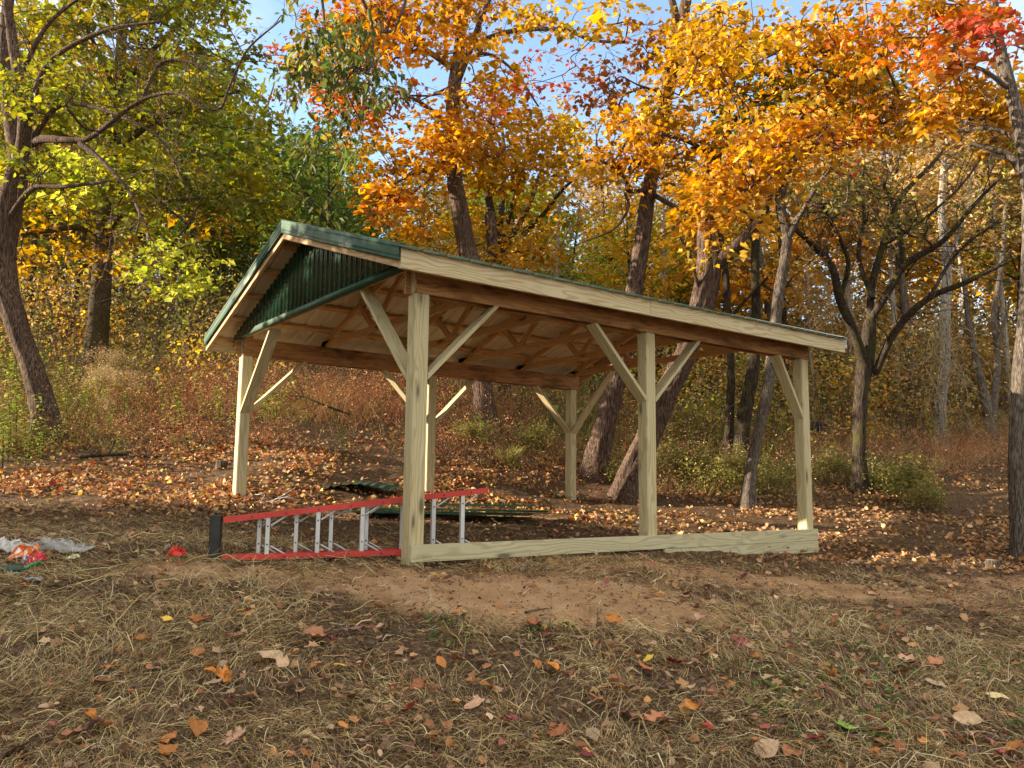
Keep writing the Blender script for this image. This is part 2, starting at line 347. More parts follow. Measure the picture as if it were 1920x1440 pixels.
# ------------------------------------------------------------------ pavilion
W_, L_, H_ = 4.626, 5.771, 2.30; ps = .14; OV = .34; XP = -.05
BT = H_+.235            # beam top
SL = .334
def pavilion():
    R = empty('pavilion', (0, 0, 0), 'open pavilion of pale treated posts under a green metal gable roof', 'pavilion')
    xs = (ps/2, L_/2, L_-ps/2)
    for x in xs:
        for y, back in ((ps/2, 0), (W_-ps/2, 1)):
            z0 = float(height(x, y))-.25
            board('post', (x, y, z0), (x, y, H_), ps, ps, M['pt'], R, up=(0, 1, 0) if not back else (1, 0, 0))
            board('post_tenon', (x, y, H_), (x, y, BT+.05), ps-.002, ps-.082, M['pt'], R, up=(0, 1, 0))
    bh = .235; zc = H_+bh/2
    board('beam', (.005, .019, zc), (L_+.02, .019, zc), .038, bh, M['beam'], R)
    board('beam', (-.045, ps-.019, zc-.004), (L_+.02, ps-.019, zc-.004), .038, bh, M['beam'], R)
    board('beam', (.005, W_-ps+.019, zc), (L_+.06, W_-ps+.019, zc), .038, bh, M['beam'], R)
    board('beam', (-.045, W_-.019, zc), (L_+.02, W_-.019, zc), .038, bh, M['beam'], R)
    # knee braces: 2x6 laid flat, 45 degrees
    def brace(px, py, dx, dy, reach=.69, run_=None):
        a = Vector((px, py, H_-reach)); k_ = (run_ or reach)/reach; d = Vector((dx*k_, dy*k_, 1)).normalized(); n = Vector((-dx, -dy, k_)).normalized()
        s = Vector((dx, dy, 0)); hw = .0
        # foot at the post face, head under the beam; ends trimmed to post face and to the beam's underside
        def cut(q, x, i):
            if i == 0: k = (px*abs(dx)+py*abs(dy)-(q.x*abs(dx)+q.y*abs(dy)))/((x.x*abs(dx)+x.y*abs(dy)) or 1); return q+x*k
            top = H_ if abs(dx) else BT-.02
            return q+x*((top-q.z)/x.z)
        L = reach*1.414
        if abs(dy): a.z = H_-reach+.02; L = reach*1.414+.25
        board('knee_brace', a-n*.02, a-n*.02+d*L, .138, .038, M['pt'], R, up=tuple(n), cut=cut)
    x1, x2, x3 = ps, L_/2, L_
    yf, yb = ps/2, W_-ps/2
    for y in (yf, yb):
        brace(ps+.001, y, 1, 0); brace(L_/2-ps/2-.001, y, -1, 0); brace(L_/2+ps/2+.001, y, 1, 0); brace(L_-ps-.001, y, -1, 0, .69, .43 if y == yf else .69)
    for x in (ps/2, L_-ps/2):
        
            if x < 1: brace(x, ps+.001, 0, 1, .72)
            brace(x, W_-ps-.001, 0, -1, .72)
    # trusses
    nT = 6
    for i in range(nT):
        x = .02+(L_-.04)*i/(nT-1)
        T = link('truss', None, R); T.empty_display_size = .1
        th = .038; zb = BT+.002
        board('bottom_chord', (x, -.02, zb+.045), (x, W_+.02, zb+.045), th, .089, M['truss'], T)
        for s in (1, -1):
            e = Vector((x, W_/2-s*(W_/2+OV-.05), 2.40+.05)); r = Vector((x, W_/2, 2.40+.05+SL*(W_/2+OV-.05)))
            board('rafter', e+Vector((0, 0, .03)), r+Vector((0, 0, .03)), th, .089, M['truss'], T, up=(0, 0, 1))
            b0 = Vector((x+.001*s, W_/2-s*.02, zb+.09)); q1 = Vector((x+.001*s, W_/2-s*W_*.25, 2.43+SL*(W_*.25+OV)))
            b1 = Vector((x, W_/2-s*W_*.17, zb+.06))
            board('web', b1, Vector((x, W_/2-s*.04, 3.2)), th-.004, .085, M['truss'], T, up=(0, 1, 0))
            board('web', b1, q1, th-.006, .085, M['truss'], T, up=(0, 1, 0))
            for (yy, zz, g) in ((W_/2-s*W_*.17, zb+.08, .12), (W_/2-s*W_*.25, 2.47+SL*(W_*.25+OV), .10), (W_/2-s*.12, 3.17, .12)):
                V, F = boxes([(x+.0195, x+.031, yy-g, yy+g, zz-g*.55, zz+g*.55)]); me = mesh_np('gusset', V, [F], None, M['beam']); link('gusset', me, T)
    # purlins, on top of the rafters, from rake to rake
    zr = lambda d: 2.49+SL*d      # rafter top at distance d from the eave edge
    run = W_/2+OV
    x0, x1 = -OV+.02, L_+.30
    for s in (1, -1):
        n = Vector((0, -s*SL, 1)).normalized()
        for d in (.03, .60, 1.17, 1.74, 2.28, 2.55):
            y = W_/2-s*(run-d-.04); c = Vector((0, y, zr(d+.04)))+n*.030
            board('purlin', (x0, c.y, c.z), (x1, c.y, c.z), .087, .036, M['truss'], R, up=tuple(n))
    # fascia along both eaves (two lengths on the front)
    board('fascia_board', (-OV, -OV+.019, 2.465), (2.52, -OV+.019, 2.465), .038, .165, M['pt_fascia'], R)
    board('fascia_board', (2.523, -OV+.019, 2.465), (L_+.30, -OV+.019, 2.465), .038, .165, M['pt_fascia'], R)
    board('fascia_board', (-OV, W_+OV-.019, 2.465), (L_+.30, W_+OV-.019, 2.465), .038, .165, M['pt_fascia'], R)
    # rake boards at both ends
    for xx in (-OV+.019, L_+.30-.019):
        for s in (1, -1):
            y0 = W_/2-s*(run-.038); zb_ = 2.38+.078
            board('rake_board', (xx, y0, zb_+SL*.038), (xx, W_/2, zb_+SL*run), .037, .148, M['rake'], R,
                  cut=lambda q, x, i: q+x*(((W_/2-q.y) if i else (y0-q.y))/x.y))
    # roof sheets: ribbed profile along x, green above, pale back coat below
    prof = []; x = -OV-.03
    while x < L_+.34:
        prof += [(x, 0), (x+.085, 0), (x+.10, .004), (x+.115, 0), (x+.18, 0), (x+.195, .019), (x+.215, .019), (x+.23, 0)]; x += .2305
    prof = [q for k, q in enumerate(prof) if q[0] < L_+.34]; px_ = np.array(prof)
    for s in (1, -1):
        V = []; n = len(px_); ns = 9; F = []; Fb = []
        zt = lambda d: 2.555+SL*d
        for b in (0, 1):
            for k in range(ns):
                d = -.045+(run+.045)*k/(ns-1); y = W_/2-s*(run-d)
                wob = .0012*math.sin(k*2.1)
                for (xx, zz) in px_: V.append((xx, y, zt(d)+zz+wob-(.003 if b else 0)))
        for k in range(ns-1):
            for j in range(n-1):
                a = k*n+j; q = [a, a+1, a+n+1, a+n]; F.append(q if s == 1 else q[::-1]); c = ns*n+a; q = [c, c+n, c+n+1, c+1]; Fb.append(q if s == 1 else q[::-1])
        for j in range(n-1): F.append([j, ns*n+j, ns*n+j+1, j+1])
        me = mesh_np('roof_sheet', np.array(V), [np.array(F+Fb)], None, M['green']); me.materials.append(M['back'])
        me.polygons.foreach_set('material_index', np.r_[np.zeros(len(F), int), np.ones(len(Fb), int)].astype(np.int32))
        link('roof_sheet', me, R)
    # ridge cap
    V = []; c = [(-.17, -.055), (-.16, -.045), (-.02, .012), (0, .016), (.02, .012), (.16, -.045), (.17, -.055)]
    zc_ = 2.555+SL*run+.022
    for xx in (-OV-.028, L_+.34):
        for off in (0, -.003):
            for (yy, zz) in c: V.append((xx, W_/2+yy, zc_+zz+off))
    F = []
    for j in range(6): F += [[j, j+1, 14+j+1, 14+j], [7+j+1, 7+j, 21+j, 21+j+1], [j+1, j, 7+j, 7+j+1], [14+j, 14+j+1, 21+j+1, 21+j]]
    link('ridge_cap', mesh_np('ridge_cap', np.array(V), [np.array(F)], None, M['green']), R)
    # rake trims: folded metal, outer face, drip bead, top flange
    def rake_trim(s, far, mat):
        sx = -1 if not far else 1; xo = (-OV-.006) if not far else L_+.30+.006
        pr = [(.12, .176), (-.012, .182), (-.020, .178), (-.020, .085), (-.026, .078), (-.020, .070), (-.020, .052), (-.028, .042), (-.020, .036), (-.012, .040)]
        # (distance inward, height over the rake's lower edge)
        V = []; F = []; ny = 2
        for k, (y, d) in enumerate(((W_/2-s*(run+.01), -.01), (W_/2+s*.0, run))):
            for off in (0, .0025):
                for (ix, iz) in pr: V.append((xo-sx*(ix), y, 2.402+SL*d+iz-off+.004))
        V = np.array(V); m = len(pr)
        # give the sheet its thickness along x as well
        V[m:2*m, 0] -= sx*.002; V[3*m:, 0] -= sx*.002
        for j in range(m-1): F += [[j, j+1, 2*m+j+1, 2*m+j], [m+j+1, m+j, 3*m+j, 3*m+j+1], [j+1, j, m+j, m+j+1], [2*m+j, 2*m+j+1, 3*m+j+1, 3*m+j]]
        o = link('rake_trim', mesh_np('rake_trim', V, [np.array(F)], None, mat), R); return o
    for s in (1, -1): rake_trim(s, False, M['green']); tag(rake_trim(s, True, M['white_metal']), 'white backed rake trim at the far end')
    # gable wall of ribbed green sheet at each end, standing on the bottom chord
    def gable(xx, sgn):
        V = []; F = []; k = 0; y = .02; pr = []
        while y < W_-.02:
            pr += [(y, 0), (y+.012, .016), (y+.032, .016), (y+.044, 0), (y+.070, 0), (y+.076, .005), (y+.084, .005), (y+.090, 0)]; y += .116
        zb = 2.53
        for (yy, o) in pr:
            if yy > W_-.03: continue
            zt = 2.50+SL*(W_/2+OV-abs(yy-W_/2))-.005
            for a in (0, .0015):
                V += [(xx+sgn*(o)+a*-sgn, yy, zb), (xx+sgn*(o)+a*-sgn, yy, max(zt, zb+.01))]
        n = len(V)//4
        for j in range(n-1):
            a = j*4; b = a+4; F += [[a, a+1, b+1, b], [b+2, b+3, a+3, a+2], [a, b, b+2, a+2]]
        g = link('gable_panel', mesh_np('gable_panel', np.array(V), [np.array(F)], None, M['green_dark']), R)
        # screws in two rows
        bl = []
        for j in range(int((W_-.1)/.232)):
            yy = .03+.058+j*.232; 
            bl.append((xx-.009, xx+.001, yy-.006, yy+.006, zb+.075-.006, zb+.075+.006))
            zt = 2.50+SL*(W_/2+OV-abs(yy-W_/2))-.07
            if zt > zb+.3: bl.append((xx-.009, xx+.001, yy-.006, yy+.006, zt-.006, zt+.006))
        for q in bl:
            Vs, Fs = boxes([q]); link('screw', mesh_np('screw', Vs, [Fs], None, M['screw']), g)
        V, F = boxes([(xx-.022, xx-.0185, -.02, W_+.03, zb-.012, zb+.052), (xx-.0185, xx+.03, -.02, W_+.03, zb-.012, zb-.009)])
        link('gable_trim', mesh_np('gable_trim', V, [F], None, M['green']), R)
    gable(XP, -1)
    # base boards
    board('base_board', (.0, -.021, .092), (4.30, -.021, .092), .038, .142, M['pt_base'], R)
    board('base_board', (4.303, -.021, .092), (L_+.03, -.021, .092), .038, .142, M['pt_base'], R)
    board('base_board', (3.02, -.021, -.053), (L_+.03, -.021, -.053), .038, .142, M['pt_base'], R)
    return R
pavilion()

# ------------------------------------------------------------------ foliage builders
PAL = {
 'yellowgreen': [(.24, .28, .035), (.34, .36, .04), (.15, .20, .03), (.40, .35, .04), (.09, .125, .02), (.36, .25, .03), (.18, .19, .03)],
 'gold': [(.62, .36, .03), (.66, .42, .05), (.52, .27, .02), (.58, .44, .07), (.40, .22, .02)],
 'orange': [(.62, .29, .03), (.66, .36, .04), (.56, .22, .02), (.66, .42, .06), (.40, .17, .02), (.46, .28, .035)],
 'redorange': [(.64, .25, .05), (.58, .17, .06), (.70, .28, .03), (.60, .09, .035), (.70, .33, .06)],
 'pink': [(.62, .13, .10), (.66, .22, .16), (.55, .08, .06), (.68, .32, .16)],
 'rust': [(.32, .10, .035), (.42, .17, .05), (.24, .07, .03), (.48, .24, .08)],
 'olive': [(.17, .17, .045), (.24, .22, .06), (.11, .13, .035), (.32, .26, .07)],
 'green': [(.08, .14, .03), (.12, .19, .035), (.17, .22, .04), (.06, .10, .025), (.26, .28, .05)],
 'lime': [(.40, .46, .06), (.50, .52, .08), (.28, .36, .05), (.55, .50, .08)],
 'tan': [(.42, .30, .13), (.50, .38, .18), (.32, .21, .09), (.38, .24, .12), (.50, .30, .08)],
 'mixbg': [(.48, .36, .07), (.30, .30, .07), (.52, .30, .05), (.20, .22, .06), (.40, .24, .08), (.56, .44, .12)],
 'litter': [(.40, .22, .10), (.50, .30, .14), (.30, .13, .06), (.46, .17, .05), (.56, .38, .20), (.22, .11, .06), (.36, .10, .05), (.60, .38, .08), (.18, .11, .075), (.44, .31, .20)],
 'litterfg': [(.32, .19, .12), (.40, .26, .17), (.22, .12, .08), (.38, .15, .07), (.46, .32, .22), (.15, .09, .065), (.26, .08, .06), (.48, .25, .08), (.14, .10, .085)],
}
def leaves(C, size, pal, rg, out=None, tilt=.55, droop=.35, aspect=.62, jit=.18, lobed=None):
    """C (n,3) leaf base points, returns V,F,col of folded four-sided leaves"""
    n = len(C); a = rg.uniform(0, 2*PI, n); s = size*rg.lognormal(0, .28, n)
    d = np.c_[np.cos(a), np.sin(a), rg.normal(-droop, .35, n)]
    if out is not None: d[:, :2] += out[:, :2]*1.0
    d /= np.linalg.norm(d, axis=1)[:, None]
    up = np.c_[rg.normal(0, tilt, n), rg.normal(0, tilt, n), np.ones(n)]; sd_ = np.cross(d, up); sd_ /= np.linalg.norm(sd_, axis=1)[:, None]+1e-9
    nn = np.cross(sd_, d); f = rg.uniform(.05, .35, n)[:, None]; s = s[:, None]
    if lobed is None: lobed = size >= .095
    out_ = [(.46, .10), (.30, .28), (.52, .50), (.26, .70)] if lobed else [(.46, .28), (.40, .66)]
    K = len(out_); P = [C]
    for sg in (-1, 1):
        for (u, v) in out_:
            jt = 1+rg.normal(0, .12, n)[:, None]; P.append(C+d*s*v+sd_*s*(aspect*1.15*u*sg)*jt+nn*s*f*u*1.1-nn*s*(v*v*.12))
    P.append(C+d*s-nn*s*f*.5); V = np.stack(P, 1).reshape(-1, 3); m = 2*K+2
    i = np.arange(n)[:, None]*m
    F = np.concatenate([i+np.array([[0]+list(range(1, K+1))+[m-1]]), i+np.array([[0, m-1]+list(range(2*K, K, -1))])])
    col = np.array(pal)[rg.integers(0, len(pal), n)]*rg.lognormal(0, jit, n)[:, None]*(.84 if size >= .09 else 1.)
    return V, F, np.repeat(col, m, 0)
class LeafMesh:
    def __init__(s): s.V = []; s.F = []; s.C = []; s.n = 0
    def add(s, V, F, C): s.V.append(V); s.F.append(F+s.n); s.C.append(C); s.n += len(V)
    def mesh(s, name, mat):
        ks = sorted({f.shape[1] for f in s.F}); return mesh_np(name, np.concatenate(s.V), [np.concatenate([f for f in s.F if f.shape[1] == k]) for k in ks], np.concatenate(s.C), mat)
    def build(s, name, mat, parent=None): return link(name, s.mesh(name, mat), parent)
def spray_leaves(LM, cen, n_per, rad, size, pal, rg, flat=.22, tone=.28, **kw):
    m = len(cen); k = rg.poisson(n_per, m)+3; idx = np.repeat(np.arange(m), k); n = len(idx)
    r = np.sqrt(rg.random(n))*(rad*rg.lognormal(0, .25, m))[idx]; a = rg.uniform(0, 2*PI, n)
    tl = rg.normal(0, .35, (m, 2))[idx]
    off = np.c_[r*np.cos(a), r*np.sin(a), np.zeros(n)]; off[:, 2] = off[:, 0]*tl[:, 0]+off[:, 1]*tl[:, 1]-r*r/rad*.25+rg.normal(0, rad*flat*.5, n)
    V, F, C = leaves(cen[idx]+off, size, pal, rg, out=off/(rad+1e-6), **kw)
    # each spray leans to one of the palette's colours
    pc = np.array(pal)[rg.integers(0, len(pal), m)][idx]; C = C.reshape(n, -1, 3); C = C*.5+pc[:, None]*.5
    C = (C*rg.lognormal(0, tone, m)[idx][:, None, None]).reshape(-1, 3)
    LM.add(V, F, C)
def grow(nodes, targets, rg, T, r0=.0032, kmin=3, wig=.12, expo=.46, upb=0.):
    """connect spray points to a branching skeleton; nodes (n,3)"""
    P = [np.asarray(nodes)]; pos = np.asarray(nodes); base = len(pos)
    d = np.min(((targets[:, None]-pos[None])**2).sum(-1), 1) if len(targets)*len(pos) < 4e6 else ((targets-pos.mean(0))**2).sum(1)
    order = np.argsort(d); par = []; pts = []; allp = np.empty((base+2*len(targets), 3)); allp[:base] = pos; cnt = base; parent = {}
    for t_ in targets[order]:
        q = allp[:cnt]; dd = ((q-t_)**2).sum(1)+np.where(q[:, 2] > t_[2]+.15, 2.5*(q[:, 2]-t_[2])**2, 0); k = int(np.argmin(dd))
        mid = q[k]*.5+t_*.5+rg.normal(0, wig, 3)*math.sqrt(dd[k])*.6; mid[2] += upb*math.sqrt(dd[k])
        allp[cnt] = mid; parent[cnt] = k; allp[cnt+1] = t_; parent[cnt+1] = cnt; cnt += 2
    w_ = np.zeros(cnt); 
    for i in range(cnt-1, base-1, -1):
        w_[i] += 1; w_[parent[i]] += w_[i]
    kids = {}
    for i in range(base, cnt): kids.setdefault(parent[i], []).append(i)
    used = set()
    for s in range(cnt):
        for c in kids.get(s, []):
            if c in used: continue
            path = [s]; cur = c
            while True:
                path.append(cur); used.add(cur); ks = [k for k in kids.get(cur, []) if k not in used]
                if not ks or cur < base: break
                cur = max(ks, key=lambda k: w_[k])
            R = np.array([r0*max(w_[i], 1)**expo if i >= base else r0*max(w_[path[1]], 1)**expo for i in path]); R = np.minimum(R, .035)
            pp = allp[path]; pp = crom(pp, 3); R = np.interp(np.linspace(0, 1, len(pp)), np.linspace(0, 1, len(path)), R)
            T.add(pp, R, kmin if R[0] < .012 else 5, cap=False)
def px_path(pts, D, wf=1.):
    """pts: (px, py, width_px[, dD]) in photo pixels at depth D -> world points, radii"""
    P = []; R = []
    for q in pts:
        d = D+(q[3] if len(q) > 3 else 0); P.append(at(q[0], q[1], d)); R.append(q[2]/2/FPX*d*wf)
    return np.array(P), np.array(R)
def limb(T, pts, D, k=12, rough=.12, m=7, foot=False, seed=0):
    P, R = px_path(pts, D, .84 if foot else .9)
    if foot:
        g = float(height(P[0][0], P[0][1])); dz = P[0][2]-g
        P = np.vstack([[P[0][0]-(P[1][0]-P[0][0])*.15, P[0][1]-(P[1][1]-P[0][1])*.15, min(g, P[0][2])-.35], P]); R = np.r_[R[0]*1.45, R]
        R[1] *= 1.12
    Q = crom(P, m); L = np.linalg.norm(np.diff(Q, axis=0), axis=1).sum()
    RR = np.interp(np.linspace(0, len(R)-1, len(Q)), np.arange(len(R)), R)
    if k > 8:      # resample densely so that the bark relief shows
        s = np.r_[0, np.cumsum(np.linalg.norm(np.diff(Q, axis=0), axis=1))]; ns = int(max(8, L/.055)); ss = np.linspace(0, s[-1], ns)
        Q = np.c_[np.interp(ss, s, Q[:, 0]), np.interp(ss, s, Q[:, 1]), np.interp(ss, s, Q[:, 2])]; RR = np.interp(ss, s, RR)
        if foot: RR = RR*(1+.28*np.exp(-np.maximum(ss-.3, 0)/.22))
    T.add(Q, RR, k, rough, seed=seed); return Q
def twigs(T, Q, n, rg, length=1.2, r=.012, sub=3, droop=.0, up=.2, spread=1., wander=.35, t0=.15, lvl=2, tips=None):
    for _ in range(n):
        i = int(rg.uniform(t0, .99)*(len(Q)-1)); t_ = Q[min(i+1, len(Q)-1)]-Q[max(i-1, 0)]; t_ = t_/(np.linalg.norm(t_)+1e-9)
        d = rg.normal(0, 1, 3); d -= t_*(d@t_); d /= np.linalg.norm(d); d = d*spread+t_*.6+np.array([0, 0, up]); d /= np.linalg.norm(d)
        L = length*rg.uniform(.45, 1.25); ns = max(4, int(L/.16)); P = [Q[i]]
        for k in range(ns):
            d = d+rg.normal(0, wander*.35, 3)+np.array([0, 0, -droop*k/ns]); d /= np.linalg.norm(d); P.append(P[-1]+d*L/ns)
        P = np.array(P); T.add(P, np.linspace(r, r*.3, len(P)), 4 if r > .008 else 3, cap=False)
        if tips is not None: tips.append(P[-1]); tips.append(P[len(P)//2])
        if lvl > 0: twigs(T, P, sub, rg, length*.5, r*.5, sub, droop, up, spread, wander, .2, lvl-1, tips)

def blob_pts(blobs, rg):
    C = []
    for (px, py, rx, ry, D, dd, n) in blobs:
        n3 = n*3; a = rg.uniform(0, 2*PI, n3); r = np.sqrt(rg.random(n3)); p = at_v(px+rx*r*np.cos(a), py+ry*r*np.sin(a), D+rg.uniform(-dd, dd, n3))
        o_ = np.argsort(-(vnoise(p[:, 0]*.9+p[:, 1]*.5+70, p[:, 2]*1.5+70)+vnoise(p[:, 1]*1.1+30, p[:, 2]*1.2+p[:, 0]*.6+50)+rg.normal(0, .13, n3))); C.append(p[o_[:n]])
    return np.concatenate(C)
def hero_tree(name, label, D, trunk, limbs, crown, barkm, seed, bare=0, foot=True, kt=28, rough=.16, twl=1.2, tw_r=.010, group=None, nolevels=2, droop=0., up=.25, skel_r=.0032):
    """crown: list of (palette, leaf_size, leaves_per_spray, spray_radius, [blobs])"""
    rg = np.random.default_rng(seed); P0, _ = px_path([trunk[0]], D); g = float(height(P0[0][0], P0[0][1]))
    R = empty(name, (P0[0][0], P0[0][1], g), label, 'tree', group)
    T = Tubes(); Q = limb(T, trunk, D, kt, rough, foot=foot, seed=seed); allQ = [Q[len(Q)//3:]]; T.build('trunk', barkm, R)
    if limbs or crown or bare:
        B = Tubes()
        for lb in limbs:
            q = limb(B, lb, D, 10 if lb[0][2] > 14 else 7, .12, seed=seed+3); allQ.append(q)
        if bare:
            for q in allQ[1:] or allQ: twigs(B, q, bare, rg, twl, tw_r, 3, droop, up, lvl=nolevels)
        sk = np.concatenate([q[::3] for q in allQ]); LM = LeafMesh()
        for (pal, sz, npers, rad, blobs) in crown:
            cen = blob_pts(blobs, rg); g_ = height(cen[:, 0], cen[:, 1]); cen = cen[cen[:, 2] > g_+.3]
            grow(sk, cen[::2] if len(cen) > 500 else cen, rg, B, r0=skel_r); spray_leaves(LM, cen, npers, rad, sz, PAL[pal], rg)
        B.build('limbs', barkm, R)
        if LM.n: LM.build('crown', M['leaf'], R)
    return R

# ------------------------------------------------------------------ the trees one can single out
# leaning grey-brown tree at the left edge
hero_tree('leaning_tree', 'thick leaning tree with furrowed bark at the left edge, bare arching branches', 13.8,
  [(88, 792, 52), (62, 690, 48), (28, 600, 50), (2, 500, 56), (10, 420, 58), (36, 310, 44, -.1)],
  [[(36, 310, 40), (18, 200, 30, .1), (8, 90, 26), (20, -40, 22)], [(40, 320, 36), (46, 220, 26, -.4), (28, 110, 22, -.5), (10, -20, 18, -.7)],
   [(40, 285, 20), (75, 262, 17, -.4), (120, 262, 14, -.7), (160, 262, 12, -.8), (205, 232, 11, -1.1), (238, 205, 9, -1.2), (280, 182, 8, -1.3), (330, 174, 7, -1.5), (372, 196, 7, -1.6), (412, 204, 6, -1.6), (428, 168, 5.5, -1.7), (444, 130, 5, -1.8), (470, 86, 4.5, -1.9), (530, 35, 3, -2)],
   [(150, 268, 14, -.8), (190, 300, 10, -1), (235, 350, 8, -1.2), (262, 400, 6, -1.4), (255, 440, 4, -1.5)],
   [(270, 178, 9, -1.3), (300, 120, 7, -1.2), (350, 115, 6, -1.3), (420, 140, 4, -1.4)],
   [(60, 262, 14, -.2), (110, 200, 10, -.5), (190, 205, 8, -.7), (300, 260, 6, -.9), (345, 345, 4, -1)],
   [(2, 430, 14), (60, 355, 12, -.4), (120, 350, 9, -.7), (200, 340, 7, -1)], [(50, 230, 16, -.4), (90, 120, 12, -.8), (190, 60, 9, -1.1), (300, 40, 6, -1.3)],
   [(20, 180, 14), (80, 60, 9, -.6), (130, 10, 7, -.7), (190, -30, 5, -.9)]],
  [('yellowgreen', .085, 9, .25, [(80, 160, 90, 60, 12.8, .8, 60), (60, 300, 60, 40, 13, .6, 16)])],
  M['bark_furrow'], 11, bare=11, twl=2.1, tw_r=.010, droop=.25, up=.05)
# straight olive trunk of the yellow-green maple
hero_tree('maple_tree', 'yellow green maple with a straight olive trunk left of the pavilion', 19.3,
  [(177, 705, 52), (184, 610, 47), (192, 500, 42), (200, 385, 36), (215, 250, 30), (225, 120, 24), (235, -20, 18)],
  [[(192, 460, 16), (150, 428, 12, -.8), (100, 432, 10, -1.4), (40, 440, 8, -2)], [(195, 450, 12), (230, 400, 10, -.8), (300, 380, 8, -1.6), (380, 370, 6, -2.3)],
   [(210, 300, 18), (270, 240, 14, -.9), (360, 200, 10, -1.6), (450, 170, 6, -2)], [(205, 330, 16), (150, 270, 12, -.9), (80, 240, 8, -1.5)],
   [(220, 180, 14), (180, 90, 10, -.5), (140, 0, 8, -.8)], [(222, 170, 14), (300, 80, 10, -.6), (380, 10, 8, -.8)]],
  [('yellowgreen', .15, 13, .42, [(230, 90, 270, 150, 17.8, 2.2, 330), (120, 300, 190, 130, 18, 2, 170), (350, 270, 170, 130, 17.5, 2, 170), (480, 380, 70, 60, 17.5, 1.2, 25)]),
   ('gold', .14, 11, .38, [(90, 420, 150, 110, 18.5, 1.5, 44), (180, 60, 200, 90, 19, 1.5, 50), (330, 430, 120, 70, 18.5, 1, 18)]),
   ('lime', .13, 12, .35, [(330, 500, 110, 50, 16, 1, 38), (190, 340, 130, 60, 16.3, 1, 40), (60, 180, 80, 80, 16.5, .8, 30)])],
  M['bark_fine'], 12, rough=.05)
# tall dark tree behind the ridge
hero_tree('tall_maple', 'tall dark trunked maple with orange red crown rising behind the roof ridge', 16.8,
  [(912, 815, 50), (903, 720, 44), (893, 600, 42), (882, 500, 43), (866, 420, 38), (852, 330, 33), (848, 200, 33), (862, 90, 27), (872, -30, 22)],
  [[(852, 130, 16), (800, 95, 12, -.5), (740, 60, 9, -.9), (680, 70, 6, -1.2)], [(858, 150, 18), (880, 95, 14, -.4), (900, 40, 11, -.7), (930, -30, 8, -1)],
   [(876, 90, 14, -.2), (950, 60, 11, -.6), (1050, 55, 9, -1), (1110, 75, 7, -1.2), (1180, 80, 5, -1.4)],
   [(850, 320, 10), (800, 320, 8, -.6), (740, 345, 6, -1), (690, 400, 4, -1.2)], [(848, 240, 11), (800, 200, 9, -.5), (740, 170, 6, -.9), (650, 150, 5, -1.2)],
   [(852, 130, 10), (905, 100, 8, .4), (960, 130, 6, .7), (1010, 200, 4, 1)]],
  [('orange', .13, 12, .36, [(800, 40, 190, 70, 15.6, 1.2, 130), (640, 90, 100, 80, 15.6, 1, 70), (760, 270, 110, 70, 15.8, 1.1, 70), (900, 240, 110, 60, 15.8, 1, 60), (720, 350, 60, 40, 15.6, .8, 24)]),
   ('redorange', .12, 10, .34, [(690, 170, 90, 60, 16.4, 1.2, 48), (700, 30, 120, 50, 16, 1, 40), (745, 400, 60, 36, 16, .7, 14), (900, 190, 70, 50, 16.5, 1, 18)]),
   ('pink', .12, 7, .34, [(700, 150, 80, 60, 17.5, 1, 22), (1010, 110, 120, 90, 17.5, 1.5, 34), (920, 190, 60, 60, 17.5, 1, 12), (560, 110, 80, 80, 18.5, 1.5, 14)]),
   ('gold', .13, 11, .36, [(900, 150, 70, 60, 15.2, .8, 16), (1080, 30, 120, 40, 15.2, .8, 32)])],
  M['bark_furrow'], 13, rough=.2, bare=3, twl=1.6, tw_r=.008)
hero_tree('back_trunk_tree', 'dark trunk half hidden just right behind the tall maple', 19, [(946, 780, 34), (944, 700, 30), (936, 600, 28), (925, 480, 26), (918, 400, 22)], [], [], M['bark_furrow'], 14)
# clump of several stems
R4 = hero_tree('clump_maple', 'golden clump of slender dark stems behind the right roof slope', 21,
  [(930, 700, 34), (928, 560, 28), (930, 470, 26), (918, 380, 18), (900, 290, 13), (897, 220, 9)],
  [[(932, 480, 16), (940, 400, 13, .3), (946, 300, 9, .6), (940, 230, 6, .8)], [(935, 470, 14), (960, 390, 11, -.4), (975, 330, 8, -.6), (1010, 260, 5, -.8)],
   [(935, 480, 14), (985, 400, 11, .2), (1015, 320, 9, .3), (1045, 250, 6, .4)], [(980, 440, 12), (1020, 400, 9, -.5), (1060, 350, 7, -.8), (1110, 315, 5, -1)],
   [(900, 300, 9), (870, 250, 6, -.4), (860, 180, 4, -.5)], [(903, 320, 8), (925, 190, 6, .3), (930, 120, 4, .4)]],
  [('gold', .14, 12, .4, [(960, 280, 120, 90, 20, 1.6, 120), (930, 430, 110, 50, 20, 1.5, 46), (1050, 270, 60, 60, 20.5, 1.2, 26), (830, 410, 60, 50, 20, 1, 16)]),
   ('orange', .14, 11, .4, [(900, 350, 150, 70, 19.5, 1.2, 56), (920, 480, 120, 28, 19, 1, 26), (760, 420, 50, 40, 19.5, 1, 16)])],
  M['bark_dark'], 15)
